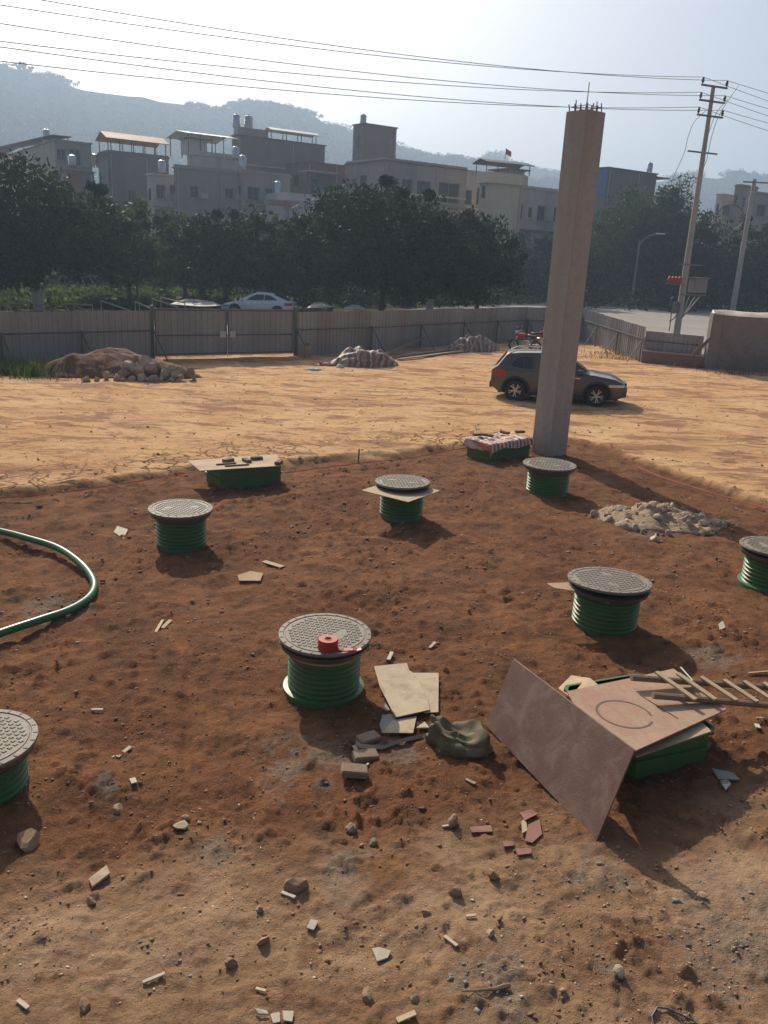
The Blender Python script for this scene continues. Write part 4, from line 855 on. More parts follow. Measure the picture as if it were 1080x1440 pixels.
tread1 = tread([(.0, .17, .15, .06)]); tread2 = tread([(-.16, .12, .075, .05), (.17, -.1, .075, .05)]); tread3 = tread([(0, 0, .11, .11)])
def manhole(px, py, label, rz, tr, tilt=(0, 0), zt=.6, sc=1., flange=False, group='green manhole risers with round covers'):
    p = at(px, py, zt); 
    g = G(p[0], p[1]); r = empty('manhole_riser', (p[0], p[1], zt - .6), rz, label, 'manhole', group); r.scale = (sc, sc, 1)
    link('riser', riser_me, r); 
    if flange: link('base_flange', flange_me, r, (0, 0, max(-.02, g - zt + .6)))
    link('cover_frame', frame_me, r)
    l = link('cover', lid_me, r, (0, 0, .583 + .035 * bool(tilt[0] or tilt[1])), (tilt[0], tilt[1], rz * 2)); t = link('tread_pattern', tr, l); tag(t, kind='stuff')
    return r
def square_board(px, py, z, s, rz, label, m=PLY, cat='board', sy=None):
    p = at(px, py, z); return tag(MB().box((0, 0, 0), (s, sy or s, .012)).build('plywood_square', m, loc=p, rot=(0, 0, rz)), label, cat)
mA = manhole(254, 714, 'green riser with sunlit pale cover in front of the plywood topped box', .3, tread2)
mB = manhole(566, 679, 'green riser with a plywood square sandwiched under its cover', 1.1, tread2, (.02, .02), zt=.63)
mC = manhole(773, 652, 'green riser with round cover at the foot of the concrete column', 2.0, tread2, sc=1.1)
mD = manhole(857, 818, 'green riser with tilted cover and cardboard scrap, right of centre', .7, tread2, (.03, .06), zt=.62, sc=1.08)
mE = manhole(457, 894, 'green riser in the centre foreground with a red tape roll on its cover', 1.5, tread1, (0, .015), zt=.62, flange=True)
mF = manhole(1091, 771, 'green riser with round cover cut off by the right edge', 2.6, tread1, (.0, .03), zt=.6, sc=1.04, flange=True)
mG = manhole(-35, 1040, 'green riser with shiny cover cut off by the left edge', .9, tread3, zt=.46)
square_board(564, 690, .555, 1.02, .95, 'pale plywood square under the cover near the middle'); 
CARD = mat('cardboard', (.42, .28, .17), .9, .15, 4, .2, 40)
p = at(850, 842, .47); tag(MB().prism([(-.32, -.1), (-.1, -.3), (.28, -.16), (.2, .25), (-.25, .2)], 0, .006).build('cardboard_scrap', CARD, loc=at(852, 830, .5) + [0, -.2, .02]), 'cardboard scrap poking out below the tilted cover', 'cardboard')
tag(MB().prism([(-.5, -.05), (-.42, -.2), (.1, -.34), (.12, .1)], 0, .008).build('cardboard_scrap', CARD, loc=at(810, 822, .57) + [.12, .1, -.03]), 'small cardboard corner at the left of the tilted cover', 'cardboard')
tag(MB().lathe([(.380, .44), (.408, .44), (.41, .475), (.404, .49), (.38, .49)], 44).build('cardboard_band', CARD, loc=mE.location, smooth=True), 'tan cardboard band round the riser below the tape roll cover', 'band')
# tape roll
TAPE = mat('red_tape', (.42, .03, .025), .5, .15, 6, .2, 60)
tp = at(461, 912, .645); tr_ = empty('tape_roll', tp, .3, 'red warning tape roll standing on the centre foreground cover', 'tape roll')
MB().lathe([(.045, 0), (.105, 0), (.108, .02), (.104, .05), (.108, .1), (.1, .115), (.045, .115), (.045, 0)], 26).build('roll', TAPE, tr_, smooth=True, angle=30)
MB().lathe([(.034, .001), (.045, .001), (.045, .118), (.034, .118), (.034, .001)], 20).build('core', CARD, tr_, smooth=True)
MB().grid([[(x, y, .004 + .014 * abs(math.sin(i * 1.3))) for x, y in ((.06 + i * .045, -.09 - .006 * i), (.06 + i * .045 + .008, -.04 - .006 * i))] for i in range(7)]).build('loose_end', TAPE, tr_, fix=False)

# ------------------------------------------------------------------ green rectangular sumps, boards, bricks
BRICK = mat('old_brick', (.20, .11, .075), .95, .3, 6, .6, 50, objvar=.2, dirt=(.3, .24, .18)); WOODD = mat('weathered_timber', (.26, .18, .115), .85, .25, 4, .3, 50, streak=False, dirt=(.16, .1, .06)); FORMPLY = mat('film_faced_plywood', (.18, .092, .07), .7, .3, 5, .3, 60, dirt=(.33, .235, .18), dirt_amt=.5)
brick_me = MB().box((0, 0, 0), (.24, .115, .06)).mesh('brick', BRICK, bevel=.008)
def rect_sump(near, left, right, h, label, depth=None):
    a = on(*near); b = on(*right); c = on(*left); u = (b - a)[:2]; W_ = np.linalg.norm(u); an = math.atan2(u[1], u[0]); d = depth or np.linalg.norm((c - a)[:2])
    r = empty('sump_box', (a[0], a[1], 0), an, label, 'sump box', 'green rectangular sump boxes'); ch = .06
    poly = lambda g: [(ch - g, -g), (W_ - ch + g, -g), (W_ + g, ch - g), (W_ + g, d - ch + g), (W_ - ch + g, d + g), (ch - g, d + g), (-g, d - ch + g), (-g, ch - g)]
    MB().prism(poly(0), -.1, h).build('shell', GREEN, r); MB().prism(poly(.03), h - .035, h - .0).build('rim', GREEN, r); MB().prism(poly(.025), h * .45, h * .45 + .03).build('rib', GREEN, r)
    return r, W_, d, an, a
s1, W1, d1, an1, a1 = rect_sump((312, 690), (299, 677), (397, 678), .40, 'green sump box under the plywood sheet and bricks at left', .75)
zb = .412; bp_ = [at(x, y, zb + .01)[:2] for x, y in ((264, 648), (281, 662), (397, 655), (389, 639))]
tag(MB().prism([tuple(p) for p in bp_], zb, zb + .014).build('plywood_sheet', PLY), 'pale plywood sheet with bricks lying on the left green box', 'plywood')
def brick_on(px, py, z, rz, label, tilt=0): return tag(link('brick', brick_me, None, at(px, py, z + .03) , (tilt, 0, rz)), label, 'brick', 'loose bricks used as weights')
for k, (x, y, r_, lb_) in enumerate(((321, 647, .9, 'leftmost brick on the plywood of the left green box'), (347, 647, 2.2, 'middle brick on the plywood of the left green box'), (361, 644, .5, 'rightmost brick on the plywood of the left green box'), (392, 650, 1.4, 'brick at the right corner of the plywood on the left green box'))): brick_on(x, y, zb + .014, r_, lb_)
for k, (a_, b_, lb_) in enumerate((((304, 653), (332, 651), 'longer dark batten on the plywood of the left green box'), ((316, 655), (350, 653), 'shorter dark batten nearest the edge of the plywood'))):
    tag(MB().bar(at(*a_, zb + .03), at(*b_, zb + .03), .03, .025).build('timber_batten', WOODD), lb_, 'batten')
# striped tarpaulin
def stripe_mat(name, cols, scale, ang, warp=.12, dirt=(.2, .13, .08)):
    m = bpy.data.materials.new(name); m.use_nodes = True; nt = m.node_tree; b = nt.nodes['Principled BSDF']; v = coords(nt, None, False, False)
    mp = nt.nodes.new('ShaderNodeMapping'); mp.inputs['Rotation'].default_value = (0, 0, ang); mp.inputs['Scale'].default_value = (scale,) * 3; nt.links.new(v, mp.inputs[0])
    sx = nt.nodes.new('ShaderNodeSeparateXYZ'); nt.links.new(mp.outputs[0], sx.inputs[0]); add = nt.nodes.new('ShaderNodeMath'); add.operation = 'MULTIPLY_ADD'
    nt.links.new(noise(nt, v, 3, 3), add.inputs[0]); add.inputs[1].default_value = warp; nt.links.new(sx.outputs[0], add.inputs[2]); fr = nt.nodes.new('ShaderNodeMath'); fr.operation = 'FRACT'; nt.links.new(add.outputs[0], fr.inputs[0])
    cr = nt.nodes.new('ShaderNodeValToRGB'); cr.color_ramp.interpolation = 'CONSTANT'
    for i, c in enumerate(cols):
        e = cr.color_ramp.elements[i] if i < 2 else cr.color_ramp.elements.new(i / len(cols)); e.position = i / len(cols); e.color = (*c, 1)
    nt.links.new(fr.outputs[0], cr.inputs[0]); c = mixc(nt, _scaled(nt, ramp(nt, noise(nt, v, 4, 5, .7), .4, .7), .55), cr.outputs[0], dirt); nt.links.new(c, b.inputs['Base Color']); b.inputs['Roughness'].default_value = .6
    bp = nt.nodes.new('ShaderNodeBump'); bp.inputs['Strength'].default_value = .4; bp.inputs['Distance'].default_value = .02; nt.links.new(noise(nt, v, 14, 4), bp.inputs['Height']); nt.links.new(bp.outputs[0], b.inputs['Normal'])
    return m
TARP = stripe_mat('striped_tarp', [(.62, .55, .44), (.55, .12, .07), (.62, .55, .44), (.10, .16, .16), (.62, .52, .4), (.5, .14, .08)], 2.6, .1); TARP2 = stripe_mat('striped_tarp_heap', [(.42, .33, .24), (.20, .08, .06), (.33, .23, .16), (.15, .08, .07)], 2.0, .6, 1.1)
s2, W2, d2, an2, a2 = rect_sump((689, 649), (665, 640), (746, 641), .42, 'green sump box under the striped tarpaulin beside the column', .85)
def drape(W_, d_, h, over, m_, loc, an, seed):
    nu, nv = 44, 34; rows = []
    for j in range(nv):
        rw = []
        for i in range(nu):
            u = -over + (W_ + 2 * over) * i / (nu - 1); v = -over + (d_ + 2 * over) * j / (nv - 1)
            ex = max(0, -u, u - W_); ey = max(0, -v, v - d_); k = .55 + .8 * float(vnoise(u * 2.3 + seed, v * 2.3)); fall = (ex + ey) * k
            x = min(max(u, -.03), W_ + .03) + (u - min(max(u, 0), W_)) * .22; y = min(max(v, -.03), d_ + .03) + (v - min(max(v, 0), d_)) * .22
            wr = abs(float(fbm(u * 3.1, v * 3.1, seed, 3))) * .09
            rw.append((x, y, h + .02 + wr * (1 if fall == 0 else .6) - fall * 1.0 + (.03 * math.sin(9 * (u + v)) if fall > 0 else 0) * .3))
        rows.append(rw)
    o = MB().grid(rows).build('striped_tarpaulin', m_, loc=loc, rot=(0, 0, an), fix=False, smooth=True, angle=60); so = o.modifiers.new('thick', 'SOLIDIFY'); so.thickness = .004; return o
tag(drape(W2, d2, .42, .18, TARP, (a2[0], a2[1], 0), an2, 4), 'striped tarpaulin draped over the green box beside the column', 'tarpaulin')
for x, y, r_, lb_ in ((672, 611, .4, 'brick at the left end of the striped tarpaulin'), (687, 612, 2.5, 'second brick from the left on the striped tarpaulin'), (710, 608, 2.4, 'third brick from the left on the striped tarpaulin'), (731, 607, .3, 'brick on the striped tarpaulin nearest the column')): brick_on(x, y, .50, r_, lb_)
tag(MB().tube([at(671, 612, .46), at(669, 597, .55)], .012, 5).build('wooden_peg', WOODD), 'thin stick standing up at the left corner of the striped tarpaulin', 'stick')

# big sump in the right foreground
s3, W3, d3, an3, a3 = rect_sump((884, 1098), (790, 1010), (997, 1068), .36, 'green sump box under the plywood boards in the right foreground', 1.15)
zt3 = .43
def poly_board(name, pxs, z, th_, m, label, cat='board', lift=None):
    P = [at(x, y, (lift[i] if lift else z)) for i, (x, y) in enumerate(pxs)]
    return tag(MB().prism([(p[0], p[1]) for p in P], [p[2] for p in P], [p[2] + th_ for p in P]).build(name, m), label, cat)
poly_board('plywood_board', [(800, 992), (894, 1066), (1000, 1030), (940, 968)], .40, .014, PLY, 'lower pale board bent under the stained plywood', lift=[.385, .37, .40, .39])
STAIN = mat('stained_plywood', (.40, .27, .18), .8, .25, 1.8, .2, 40, dirt=(.34, .15, .10), dirt_amt=.6)
_c = [at(797, 974, .47), at(853, 1076, .47), at(1022, 999, .43)]; PLN = np.linalg.solve(np.array([[p[0], p[1], 1] for p in _c]), np.array([p[2] for p in _c]))
def bz(p): return float(PLN @ [p[0], p[1], 1])          # the tilted board's underside
def on_board(x, y, dz):
    p = at(x, y, .46)
    for _ in range(4): p = at(x, y, bz(p) + dz)
    return p
topb = poly_board('plywood_board', [(797, 974), (853, 1076), (1022, 999), (947, 942), (887, 955)], .47, .016, STAIN, 'stained plywood board with a ring mark on top of the green box', lift=[bz(on_board(x, y, 0)) for x, y in ((797, 974), (853, 1076), (1022, 999), (947, 942), (887, 955))])
rc = at(878, 1003, .482); rp_ = []
ring = MB(); rp1 = [(rc[0] + .25 * math.cos(a) * 1.05, rc[1] + .25 * math.sin(a), .487) for a in np.linspace(0, 2 * math.pi * .93, 40)]; rp1 = [(x, y, bz((x, y)) + .0165) for x, y, z in rp1]
for i in range(39): ring.bar(rp1[i], rp1[i + 1], .022, .004)
ring.build('ring_mark', mat('soot_mark', (.16, .11, .085), .9), topb)
poly_board('plywood_board', [(785, 969), (806, 985), (850, 972), (830, 955), (803, 951)], .36, .012, PLY, 'pale board corner showing behind the leaning sheet', lift=[.30, .36, .38, .36, .30])
tag(MB().bar(on_board(900, 977, .02), on_board(953, 1010, .02), .012, .006).build('timber_batten', WOODD), 'thin dark lath lying on the stained plywood', 'batten')
# leaning film-faced sheet
BLc, BRc = on(683, 1018), on(838, 1183); e_ = (BRc - BLc) / np.linalg.norm(BRc - BLc); n_ = np.array([-e_[1], e_[0], 0])
def corner(img, B):
    d = ray(*img); t_, a_, h_ = np.linalg.solve(np.column_stack([d, -n_, -np.array([0, 0, 1.])]), B - np.array([0, 0, H])); return B + n_ * a_ + np.array([0, 0, h_])
tip_ = on(985, 1265); hd_ = np.array([-math.sin(sa), math.cos(sa)]); dr_ = ray(892, 1055); pn_ = np.array([hd_[1], -hd_[0]])
TRc = np.array([0, 0, H]) + dr_ * ((tip_[:2] @ pn_) / (dr_[:2] @ pn_))          # the corner whose shadow ends at tip_
pl_ = np.cross(BRc - BLc, TRc - BLc); dl_ = ray(722, 927); TLc = np.array([0, 0, H]) + dl_ * ((pl_ @ (BLc - np.array([0, 0, H]))) / (pl_ @ dl_)); th3 = n_ * .016
sm = MB(); P = [BLc, BRc, TRc, TLc]; sm.add(P + [p + th3 for p in P], [(0, 1, 2, 3), (7, 6, 5, 4), (0, 4, 5, 1), (1, 5, 6, 2), (2, 6, 7, 3), (3, 7, 4, 0)])
so_ = sm.build('plywood_sheet', FORMPLY); tag(so_, 'large dark brown plywood sheet leaning on edge against the foreground box', 'plywood')
# ladder
lad = empty('ladder', at(890, 956, .53), 0, 'weathered timber ladder lying over the foreground box', 'ladder'); lo = np.array(lad.location)
def lz(x): return .57 - .25 * (x - 890) / 300
U1 = [(888, 953), (985, 960), (1080, 967), (1190, 978)]; U2 = [(918, 978), (1000, 985), (1080, 992), (1200, 1003)]
ends = []
for U_ in (U1, U2):
    P = [at(x, y, lz(x)) - lo for x, y in U_]; zf_ = P[-1][2] + lo[2]; P.append(P[-1] + (P[-1] - P[0]) * ((zf_ - .04) / (P[0][2] - P[-1][2]))); ends.append((P[-2], P[-1]))
    MB().tube(P, [.036, .034, .034, .03, .03], 8).build('rail', WOODD, lad, smooth=True)
for t in np.linspace(.02, .95, 10): MB().bar(ends[0][0] * (1 - t) + ends[0][1] * t + [0, 0, .045], ends[1][0] * (1 - t) + ends[1][1] * t + [0, 0, .045], .055, .02).build('rung', mat('pale_timber', (.42, .31, .19), .85, .25, 4, .2, 40), lad)
for (ux, uy), (vx, vy) in (((923, 945), (978, 984)), ((953, 947), (1006, 984)), ((986, 952), (1036, 985)), ((1018, 956), (1065, 987)), ((1046, 958), (1095, 990)), ((1074, 960), (1122, 993))):
    MB().bar(at(ux, uy, lz(ux) + .045) - lo, at(vx, vy, lz(vx) + .045) - lo, .055, .02).build('rung', mat('pale_timber', (.42, .31, .19), .85, .25, 4, .2, 40), lad)
tag(MB().bar(at(957, 938, .56), at(974, 957, .56), .014, .008).build('white_lath', WHITE), 'white lath sticking up from the ladder rungs', 'lath')
tag(MB().bar(on(1052, 949, .02), on(1086, 946, .02), .022, .02).build('timber_stick', PLY), 'pale stick on the soil above the ladder', 'stick')

# ------------------------------------------------------------------ cardboard sheets, canvas bag, bricks in the foreground
Z6 = lambda x, y: (370 + x * .3241, 840 + y * .3241)
def flat(name, pts, z, th_, m, label, cat='board', conv=Z6):
    P = []
    for i, (x, y) in enumerate(pts):
        p = on(*conv(x, y)); P.append(p)
    zz = max(p[2] for p in P); return tag(MB().prism([(p[0], p[1]) for p in P], [p[2] * .4 + zz * .6 + z for p in P], [p[2] * .4 + zz * .6 + z + th_ for p in P]).build(name, m), label, cat)
BOARDP = mat('weathered_fibreboard', (.50, .40, .27), .9, .2, 5, .4, 40, dirt=(.28, .20, .13), dirt_amt=.6); BOARDG = mat('grey_fibreboard', (.28, .26, .23), .9, .2, 4, .3, 40)
flat('fibreboard_sheet', [(505, 560), (530, 472), (575, 540), (662, 530), (645, 604), (515, 598)], .01, .008, BOARDG, 'lowest greyish fibreboard piece of the broken sheets')
flat('fibreboard_sheet', [(515, 598), (560, 545), (665, 530), (650, 604)], .022, .008, BOARDP, 'small pale fibreboard piece nearest the loose bricks')
flat('fibreboard_sheet', [(632, 345), (760, 350), (759, 512), (700, 515), (640, 480)], .03, .01, BOARDP, 'right pale fibreboard piece of the broken sheets')
flat('fibreboard_sheet', [(480, 322), (622, 307), (632, 340), (655, 362), (712, 458), (722, 510), (573, 542), (505, 420)], .05, .01, BOARDP, 'largest pale fibreboard sheet with torn edges by the canvas bag')
flat('fibreboard_sheet', [(662, 580), (700, 552), (720, 575), (700, 582)], .02, .01, BOARDP, 'pale board scrap wedged beside the canvas bag')
for x, y, r_, lb_ in ((455, 625, .75, 'grey brick nearest the broken fibreboard'), (443, 700, .35, 'middle one of the three grey bricks'), (395, 770, .1, 'grey brick furthest to the front of the three')):
    p = on(*Z6(x, y)); tag(link('brick', MB().box((0, 0, 0), (.24, .13, .08)).mesh('brick', mat('grey_brick', (.30, .20, .13), .95, .25, 5, .5, 50, dirt=(.35, .29, .22)), bevel=.012), None, p + [0, 0, .03], (.15, .1, r_)), lb_, 'brick', 'grey bricks by the fibreboard')
def crumple(name, rx, ry, rz_, m, loc, seed, label, cat, rot=0, amp=.28, fr=2.0, flatb=True):
    m_ = MB(); nu, nv = 64, 40; rows = []
    for j in range(nv + 1):
        ph = math.pi * j / nv; rw = []
        for i in range(nu):
            a = 2 * math.pi * i / nu; d = Vector((math.sin(ph) * math.cos(a), math.sin(ph) * math.sin(a), math.cos(ph))); q = d * fr + Vector((seed, seed * 1.7, 0))
            ds = mn.voronoi(q)[0]; k = 1 - amp * .9 + amp * (ds[1] - ds[0]) * 1.9 + .22 * mn.noise(q * .8) + .05 * mn.noise(q * 4)
            z = d.z * rz_ * k
            rw.append((d.x * rx * k, d.y * ry * k, max(z, -rz_ * .45) if flatb else z))
        rows.append(rw)
    m_.grid(rows, closed=True); return tag(m_.build(name, m, loc=loc, rot=(0, 0, rot), smooth=True, angle=28), label, cat)
CANV = mat('olive_canvas', (.16, .135, .075), .9, .25, 5, .3, 120, dirt=(.16, .12, .08), dirt_amt=.4)
bgp = on(643, 1048)
def canvas_bag():
    m_ = MB(); nu, nv = 72, 26; rows = []
    prof_ = [(.02, .0), (.80, .0), (.98, .10), (1.0, .34), (.92, .58), (.86, .80), (.80, .96), (.70, 1.0), (.60, .90), (.50, .72), (.30, .62), (.02, .60)]
    pr_ = np.array(prof_); s = np.linspace(0, len(prof_) - 1, nv)
    for t in s:
        r0 = float(np.interp(t, range(len(pr_)), pr_[:, 0])); z0 = float(np.interp(t, range(len(pr_)), pr_[:, 1])); rw = []
        for i in range(nu):
            a = 2 * math.pi * i / nu; q = Vector((math.cos(a) * r0, math.sin(a) * r0, z0 * .9)) * 2.3 + Vector((4.2, 7.1, 1)); ds = mn.voronoi(q)[0]
            wv = q + Vector((mn.noise(q * .6), mn.noise(q * .6 + Vector((5, 1, 2))), mn.noise(q * .6 + Vector((2, 8, 1))))) * .8
            k = 1 + .10 * (ds[1] - ds[0]) - .06 + .10 * mn.noise(q * .7) + sum(am * (abs((wv.dot(Vector(dv)) * fq) % 2 - 1) - .5) for dv, fq, am in (((.8, .5, .3), .9, .2), ((-.4, .8, .5), 1.3, .15), ((.2, -.5, .9), 2.1, .09))); wob = 1 + .14 * math.cos(3 * a + 1) * z0
            rw.append((math.cos(a) * r0 * .33 * k * wob, math.sin(a) * r0 * .235 * k, z0 * .23 * (k if z0 > .1 else 1) * (1 + .22 * math.sin(a * 2 + .6) * z0 + .10 * math.cos(5 * a) * z0)))
        rows.append(rw)
    m_.grid(rows, closed=True)
    return tag(m_.build('canvas_bag', CANV, loc=bgp - [0, 0, .02], rot=(0, 0, -.5), smooth=True, angle=22), 'crumpled olive canvas bag lying between fibreboard and leaning sheet', 'bag')
canvas_bag()
CLOTH = mat('dirty_white_cloth', (.36, .29, .21), .9, .15, 6, .3, 60)
cl = [on(*Z6(x, y)) + [0, 0, .02] for x, y in ((400, 640), (420, 655), (470, 662), (520, 660), (570, 640), (620, 625), (690, 610))]
tag(MB().grid([[p + [0, -.03, 0], p + [.01, 0, .03], p + [0, .035, .0]] for p in cl]).build('cloth_strip', CLOTH, fix=False, smooth=True), 'dirty white cloth strip twisted between the bricks and the bag', 'cloth')

# ------------------------------------------------------------------ hose, string, pegs
hp = [(-60, 745), (0, 755), (40, 764), (80, 779), (108, 796), (126, 812), (133, 828), (125, 847), (98, 866), (55, 884), (0, 904), (-70, 925)]
HP = [on(x, y) * [1, 1, 0] + [0, 0, .085 + .03 * math.sin(i * .8)] for i, (x, y) in enumerate(hp)]
HQ = []
for i in range(len(HP) - 1):
    a, b, c, d = HP[max(i - 1, 0)], HP[i], HP[i + 1], HP[min(i + 2, len(HP) - 1)]
    for t in np.linspace(0, 1, 8, endpoint=False): HQ.append(.5 * (2 * b + (c - a) * t + (2 * a - 5 * b + 4 * c - d) * t * t + (3 * b - a - 3 * c + d) * t ** 3))
tag(MB().tube(HQ, .052, 12).build('green_pipe', mat('green_pipe_plastic', (.025, .15, .06), .35, .15, 4, .1, 50, dirt=(.12, .09, .06), dirt_amt=.3), smooth=True), 'thick green plastic pipe looping in from the left edge', 'pipe')
STR = mat('red_string', (.62, .16, .09), .8, .1, 5, 0)
def string(pxs, z, label, r=.010):
    P = []
    for i in range(len(pxs) - 1):
        for t in np.linspace(0, 1, 8, endpoint=False):
            x = pxs[i][0] * (1 - t) + pxs[i + 1][0] * t; y = pxs[i][1] * (1 - t) + pxs[i + 1][1] * t; P.append(at(x, y, z))
    for p in P: p[2] = max(z, G(p[0], p[1]) + .02)
    tag(MB().tube(P, r, 5).build('marker_string', STR), label, 'string')
string([(-30, 703), (90, 692), (200, 676), (268, 663)], .12, 'red marker string along the soil edge at left'); string([(400, 665), (500, 652), (580, 644), (640, 632), (668, 628)], .12, 'red marker string along the soil edge behind the middle cover'); string([(895, 656), (930, 671), (1000, 693), (1090, 718)], .10, 'red marker string along the soil edge at right')
pg = on(504, 643); tag(MB().tube([pg + [0, 0, -.1], pg + [.01, 0, .36]], .018, 6).build('wooden_peg', WOODD), 'short wooden peg standing at the soil edge behind the middle cover', 'peg')

# ------------------------------------------------------------------ heaps by the fence
def mound(name, c, rx, ry, h, m, seed, label, cat, rough=.12, fr=1.6, crease=0., rot=0):
    nu, nr_ = 72, 26; rows = []
    for j in range(nr_ + 1):
        t = j / nr_; rw = []
        for i in range(nu):
            a = 2 * math.pi * i / nu; wob = 1 + .16 * float(fbm(math.cos(a) * 1.5 + seed, math.sin(a) * 1.5, seed, 2)); x = rx * t * wob * math.cos(a); y = ry * t * wob * math.sin(a)
            z = h * (math.cos(math.pi * t * .5) ** 1.3 if not crease else (1 - t ** 2.6)); z += rough * h * float(fbm(x * fr + seed, y * fr, seed, 4)) * (1 - t * .6)
            if crease:
                ds = mn.voronoi(Vector((x * 1.7 + seed, y * 1.7, seed)))[0]; z += crease * (ds[1] - ds[0]) * (1 - t ** 3) - crease * .3 * (1 - t)
            rw.append((x, y, max(z, 0 if t < 1 else -.06) - (.06 if t == 1 else 0)))
        rows.append(rw)
    return tag(MB().grid(rows, closed=True).build(name, m, loc=(c[0], c[1], G(c[0], c[1])), rot=(0, 0, rot), smooth=True, angle=60 if not crease else 35, fix=True), label, cat)
REDEARTH = mat('red_earth', (.15, .05, .019), .97, .3, 2.5, .9, 14, dirt=(.12, .05, .025), dirt_amt=.6, bdist=.05)
mc = at(150, 528, .1)
mound('earth_mound', (mc[0] - .2, mc[1] + .9), 3.4, 1.6, .82, REDEARTH, 3, 'red earth mound in front of the hoarding at left', 'mound', rough=.3, rot=.25)
ROCK = mat('pale_rock', (.40, .31, .22), .95, .25, 4, .7, 20, objvar=.25, dirt=(.25, .13, .07)); ROCKG = mat('grey_rubble', (.52, .39, .27), .95, .25, 5, .7, 25, objvar=.25)
def rock_mesh(seed, m, sub=2, flat_=.7):
    bm = bmesh.new(); bmesh.ops.create_icosphere(bm, subdivisions=sub, radius=.5); r_ = random.Random(seed)
    cuts = [(Vector((r_.uniform(-1, 1), r_.uniform(-1, 1), r_.uniform(-1, 1))).normalized(), r_.uniform(.24, .4)) for _ in range(9)]
    for v in bm.verts:
        for n, d in cuts:
            k = v.co.dot(n)
            if k > d: v.co -= n * (k - d)
        v.co.z *= flat_; v.co += Vector((r_.uniform(-1, 1), r_.uniform(-1, 1), r_.uniform(-1, 1))) * .015
    me = bpy.data.meshes.new('stone'); bm.to_mesh(me); bm.free(); me.materials.append(m); return me
ROCKS = [rock_mesh(k, ROCK) for k in range(6)]; RUB = [rock_mesh(k + 20, ROCKG) for k in range(6)]
spots = [(148, 527, .5), (176, 523, .55), (185, 516, .75), (196, 521, .6), (206, 512, 1.0), (213, 520, .7), (222, 516, .6), (232, 524, .6), (240, 518, .5), (247, 526, .55), (256, 522, .45), (164, 532, .45), (122, 536, .4), (137, 538, .3), (200, 532, .6), (216, 534, .55), (226, 535, .4), (254, 531, .4), (268, 524, .5), (190, 506, .5), (173, 535, .35), (186, 536, .4), (241, 536, .35), (207, 540, .3), (272, 531, .3)]
RL = {4: 'largest broken rock on top of the pile beside the earth mound', 0: 'lone rock at the left end of the rock pile', 2: 'upright rock left of the largest one in the pile', 12: 'flat pale rock apart from the pile, furthest left', 18: 'rock at the upper right end of the pile', 24: 'small rock furthest right of the pile', 19: 'rock highest up on the earth mound', 23: 'small rock nearest the camera below the pile', 13: 'small rock between the flat one and the pile', 14: 'rock at the front middle of the pile'}
mound('earth_mound', at_dist(215, 530, 30.4), 1.9, .9, .55, mat('rocky_earth', (.17, .09, .05), .97, .35, 4, .9, 14, bdist=.06), 12, 'low stony spill of earth under the broken rocks', 'mound', rough=.6, fr=2.5, rot=.3)
for k, (x, y, s_) in enumerate(spots):
    p = at_dist(x, y, 29.3 + max(0, 534 - y) * .03); s_ *= 1.1
    tag(link('boulder', ROCKS[k % 6], None, (p[0], p[1], max(p[2], .15)), (rng.uniform(0, 6), rng.uniform(0, 6), rng.uniform(0, 6)), (s_ * .75, s_ * .75, s_ * .75)), RL.get(k, 'broken pale rock in the pile at the right end of the red earth mound'), 'rock', 'broken rocks beside the earth mound')
t1_ = at(510, 516, .1); mound('tarpaulin_heap', (t1_[0] + .1, t1_[1] + .8), 1.55, .9, .62, TARP2, 5, 'larger crumpled striped tarpaulin heap in front of the hoarding', 'tarpaulin', rough=.25, fr=2, crease=.42, rot=.5)
t2_ = at(668, 495, .1); mound('tarpaulin_heap', (t2_[0], t2_[1] + .8), 1.6, .9, .72, TARP2, 8, 'striped tarpaulin heap further back near the motorbikes', 'tarpaulin', rough=.25, fr=2, crease=.42, rot=.6)
for k, (a_, b_, lb_) in enumerate((((536, 503), (592, 490), 'propped plank right of the larger tarpaulin heap'), ((540, 505), (632, 494), 'long plank on the ground behind the larger tarpaulin heap'), ((560, 507), (650, 495), 'nearest of the planks lying along the hoarding'), ((600, 502), (700, 490), 'plank ending under the farther tarpaulin heap'))):
    a = on(*a_) + [0, 0, .06]; b = on(*b_) + [0, 0, .06 + (.45 if k == 0 else 0)]; tag(MB().bar(a, b, .22, .05).build('plank', WOODD), lb_, 'plank')
yb = on(432, 503); cn = empty('canister', yb, .3, 'small yellowish canister standing at the foot of the hoarding', 'canister')
YEL = mat('dirty_yellow', (.30, .21, .10), .7, .25, 5, .2)
MB().lathe([(.01, -.03), (.15, -.03), (.16, .05), (.16, .36), (.12, .46), (.05, .5), (.05, .56), (.01, .56)], 16).build('vessel', YEL, cn, smooth=True); MB().lathe([(.07, .54), (.07, .62), (.01, .63)], 12).build('cap', mat('brown_cap', (.2, .09, .05), .7), cn); MB().tube([(.08, 0, .46), (.14, 0, .56), (.0, 0, .64)], .016, 5).build('handle', YEL, cn)
PINK = mat('faded_pink_plastic', (.42, .2, .19), .7, .2, 5, .2); PLW = mat('white_plastic_film', (.36, .34, .31), .7, .15, 5, .2)
crumple('plastic_sack', .42, .25, .14, PINK, on(457, 514), 3, 'faded pink sack in front of the hoarding', 'sack', .3); crumple('plastic_sheet', .4, .22, .07, PLW, on(440, 520), 5, 'crumpled white plastic left of the larger tarpaulin heap', 'plastic'); crumple('plastic_sack', .16, .15, .15, WHITE, on(478, 517), 8, 'small white bag at the foot of the larger tarpaulin heap', 'sack', amp=.12)
crumple('plastic_sack', .3, .25, .2, mat('pink_bag', (.55, .2, .16), .6), at(664, 492, .1) + [0, -.35, .1], 9, 'pink bag at the front of the farther tarpaulin heap', 'sack')
